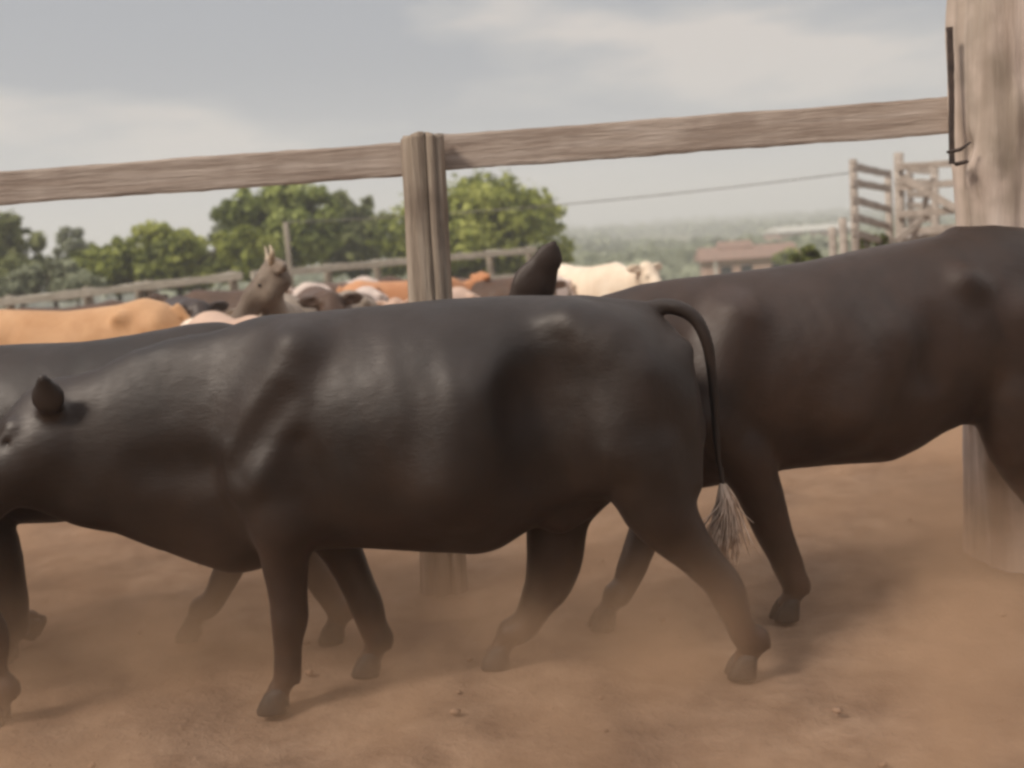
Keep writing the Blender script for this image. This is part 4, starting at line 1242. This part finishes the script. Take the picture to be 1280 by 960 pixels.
# ------------------------------------------------------------------ farm buildings far off to the right
def gable(mb, c, w, d, h, rz, over=.3):
    cs, sn = math.cos(rz), math.sin(rz)
    def T(x, y, z): return (c[0] + x * cs - y * sn, c[1] + x * sn + y * cs, c[2] + z)
    W, D = w / 2 + over, d / 2 + over
    th = .14
    V = [T(-W, -D, 0), T(W, -D, 0), T(W, D, 0), T(-W, D, 0), T(-W * .96, 0, h), T(W * .96, 0, h)]
    V += [T(-W, -D, -th), T(W, -D, -th), T(W, D, -th), T(-W, D, -th)]
    mb.add(V, [(0, 1, 5, 4), (2, 3, 4, 5), (1, 2, 5), (3, 0, 4), (6, 9, 8, 7), (0, 6, 7, 1), (1, 7, 8, 2), (2, 8, 9, 3), (3, 9, 6, 0)])
def farmhouse():
    Y = 92.0
    eave = atY(932, 321, Y)
    gz = float(terrain(eave[0], Y)); ez = eave[2]
    root = empty('farmhouse', (eave[0], Y, gz)); tag(root, 'low farmhouse with red tiled roofs and pinkish walls in the distance', 'house')
    rz = R(-6)
    mb = MB(); mb.box((eave[0], Y, (gz + ez) / 2 - .05), (7.0, 6, ez - gz), rz); rel(mb.build('wall', M_WALL, None), root)
    mb = MB(); gable(mb, (eave[0], Y, ez), 7.4, 6.2, .95, rz); rel(mb.build('roof', M_ROOF, None), root)
    u = atY(922, 305, Y + 1)
    mb = MB(); mb.box((u[0] - .3, Y + 1, ez + .40), (2.0, 2.6, .9), rz); rel(mb.build('upper_wall', M_WALL, None), root)
    mb = MB(); gable(mb, (u[0] - .3, Y + 1, ez + .85), 2.2, 2.8, .5, rz); rel(mb.build('upper_roof', M_ROOF, None), root)
    for dx in (-2.2, -.6, 1.8):
        mb = MB(); mb.box((eave[0] + dx * math.cos(rz) , Y - 3.02 + dx * math.sin(rz), ez - 1.1), (.9, .08, 1.0), rz); rel(mb.build('window', M_DARKGLASS, None), root)
    for dx in (-3.1, 3.1):
        mb = MB(); mb.tube([(eave[0] + dx, Y - 3.3, gz - .2), (eave[0] + dx, Y - 3.3, ez - .16)], .12, 8); rel(mb.build('porch_post', M_WHITE, None), root)
farmhouse()
def barn(px, py, Y, w, h, label):
    c_ = atY(px, py, Y); gz = float(terrain(c_[0], Y))
    root = empty('barn', (c_[0], Y, gz)); tag(root, label, 'barn', 'long pale barns on the far slope')
    mb = MB(); mb.box((c_[0], Y, (gz + c_[2]) / 2), (w, 9, c_[2] - gz), R(4)); rel(mb.build('wall', M_WALL, None), root)
    mb = MB(); gable(mb, (c_[0], Y, c_[2]), w, 9, 1.0, R(4)); rel(mb.build('roof', M_WHITE, None), root)
barn(1000, 289, 210, 11, 3, 'long white roofed barn on the far slope, the left one')
barn(1035, 286, 225, 9, 3, 'short white roofed barn on the far slope, nearer the chute')

# ------------------------------------------------------------------ air
hz_m = bpy.data.materials.new('pale_air'); hz_m.use_nodes = True
t = hz_m.node_tree; t.nodes.clear()
o_ = nd(t, 'ShaderNodeOutputMaterial'); v_ = nd(t, 'ShaderNodeVolumePrincipled')
v_.inputs['Color'].default_value = (0.98, 0.98, 0.98, 1); v_.inputs['Density'].default_value = 0.0020; v_.inputs['Anisotropy'].default_value = 0.2
t.links.new(v_.outputs[0], o_.inputs['Volume'])
mb = MB(); mb.box((0, 620, 18), (2360, 1300, 56))
tag(mb.build('haze', hz_m), 'thin pale dusty air over the whole farm', 'haze', kind='stuff')

# dust kicked up by the hooves, low over the dirt
du_m = bpy.data.materials.new('drifting_dust'); du_m.use_nodes = True
t = du_m.node_tree; t.nodes.clear()
o_ = nd(t, 'ShaderNodeOutputMaterial'); v_ = nd(t, 'ShaderNodeVolumePrincipled')
v_.inputs['Color'].default_value = (0.86, 0.59, 0.39, 1); v_.inputs['Anisotropy'].default_value = 0.1
geo = nd(t, 'ShaderNodeNewGeometry')
nn = noise(t, 1.5, 3, 0.55, vec=geo.outputs['Position'], dist=0.3)
nr = nd(t, 'ShaderNodeMapRange'); nr.inputs[1].default_value = 0.46; nr.inputs[2].default_value = 0.70
nr.inputs[3].default_value = 0.10; nr.inputs[4].default_value = 2.0
t.links.new(nn, nr.inputs[0])
sp = nd(t, 'ShaderNodeSeparateXYZ'); t.links.new(geo.outputs['Position'], sp.inputs[0])
zr = nd(t, 'ShaderNodeMapRange'); zr.inputs[1].default_value = 0.66; zr.inputs[2].default_value = 0.0
zr.interpolation_type = 'SMOOTHSTEP'
t.links.new(sp.outputs[2], zr.inputs[0])
mu = nd(t, 'ShaderNodeMath', operation='MULTIPLY'); t.links.new(nr.outputs[0], mu.inputs[0]); t.links.new(zr.outputs[0], mu.inputs[1])
t.links.new(mu.outputs[0], v_.inputs['Density']); t.links.new(v_.outputs[0], o_.inputs['Volume'])
mb = MB(); mb.box((0, 5.1, 0.40), (9.4, 5.6, 0.88))
tag(mb.build('dust_cloud', du_m), 'light brown dust drifting low round the hooves', 'dust', kind='stuff')
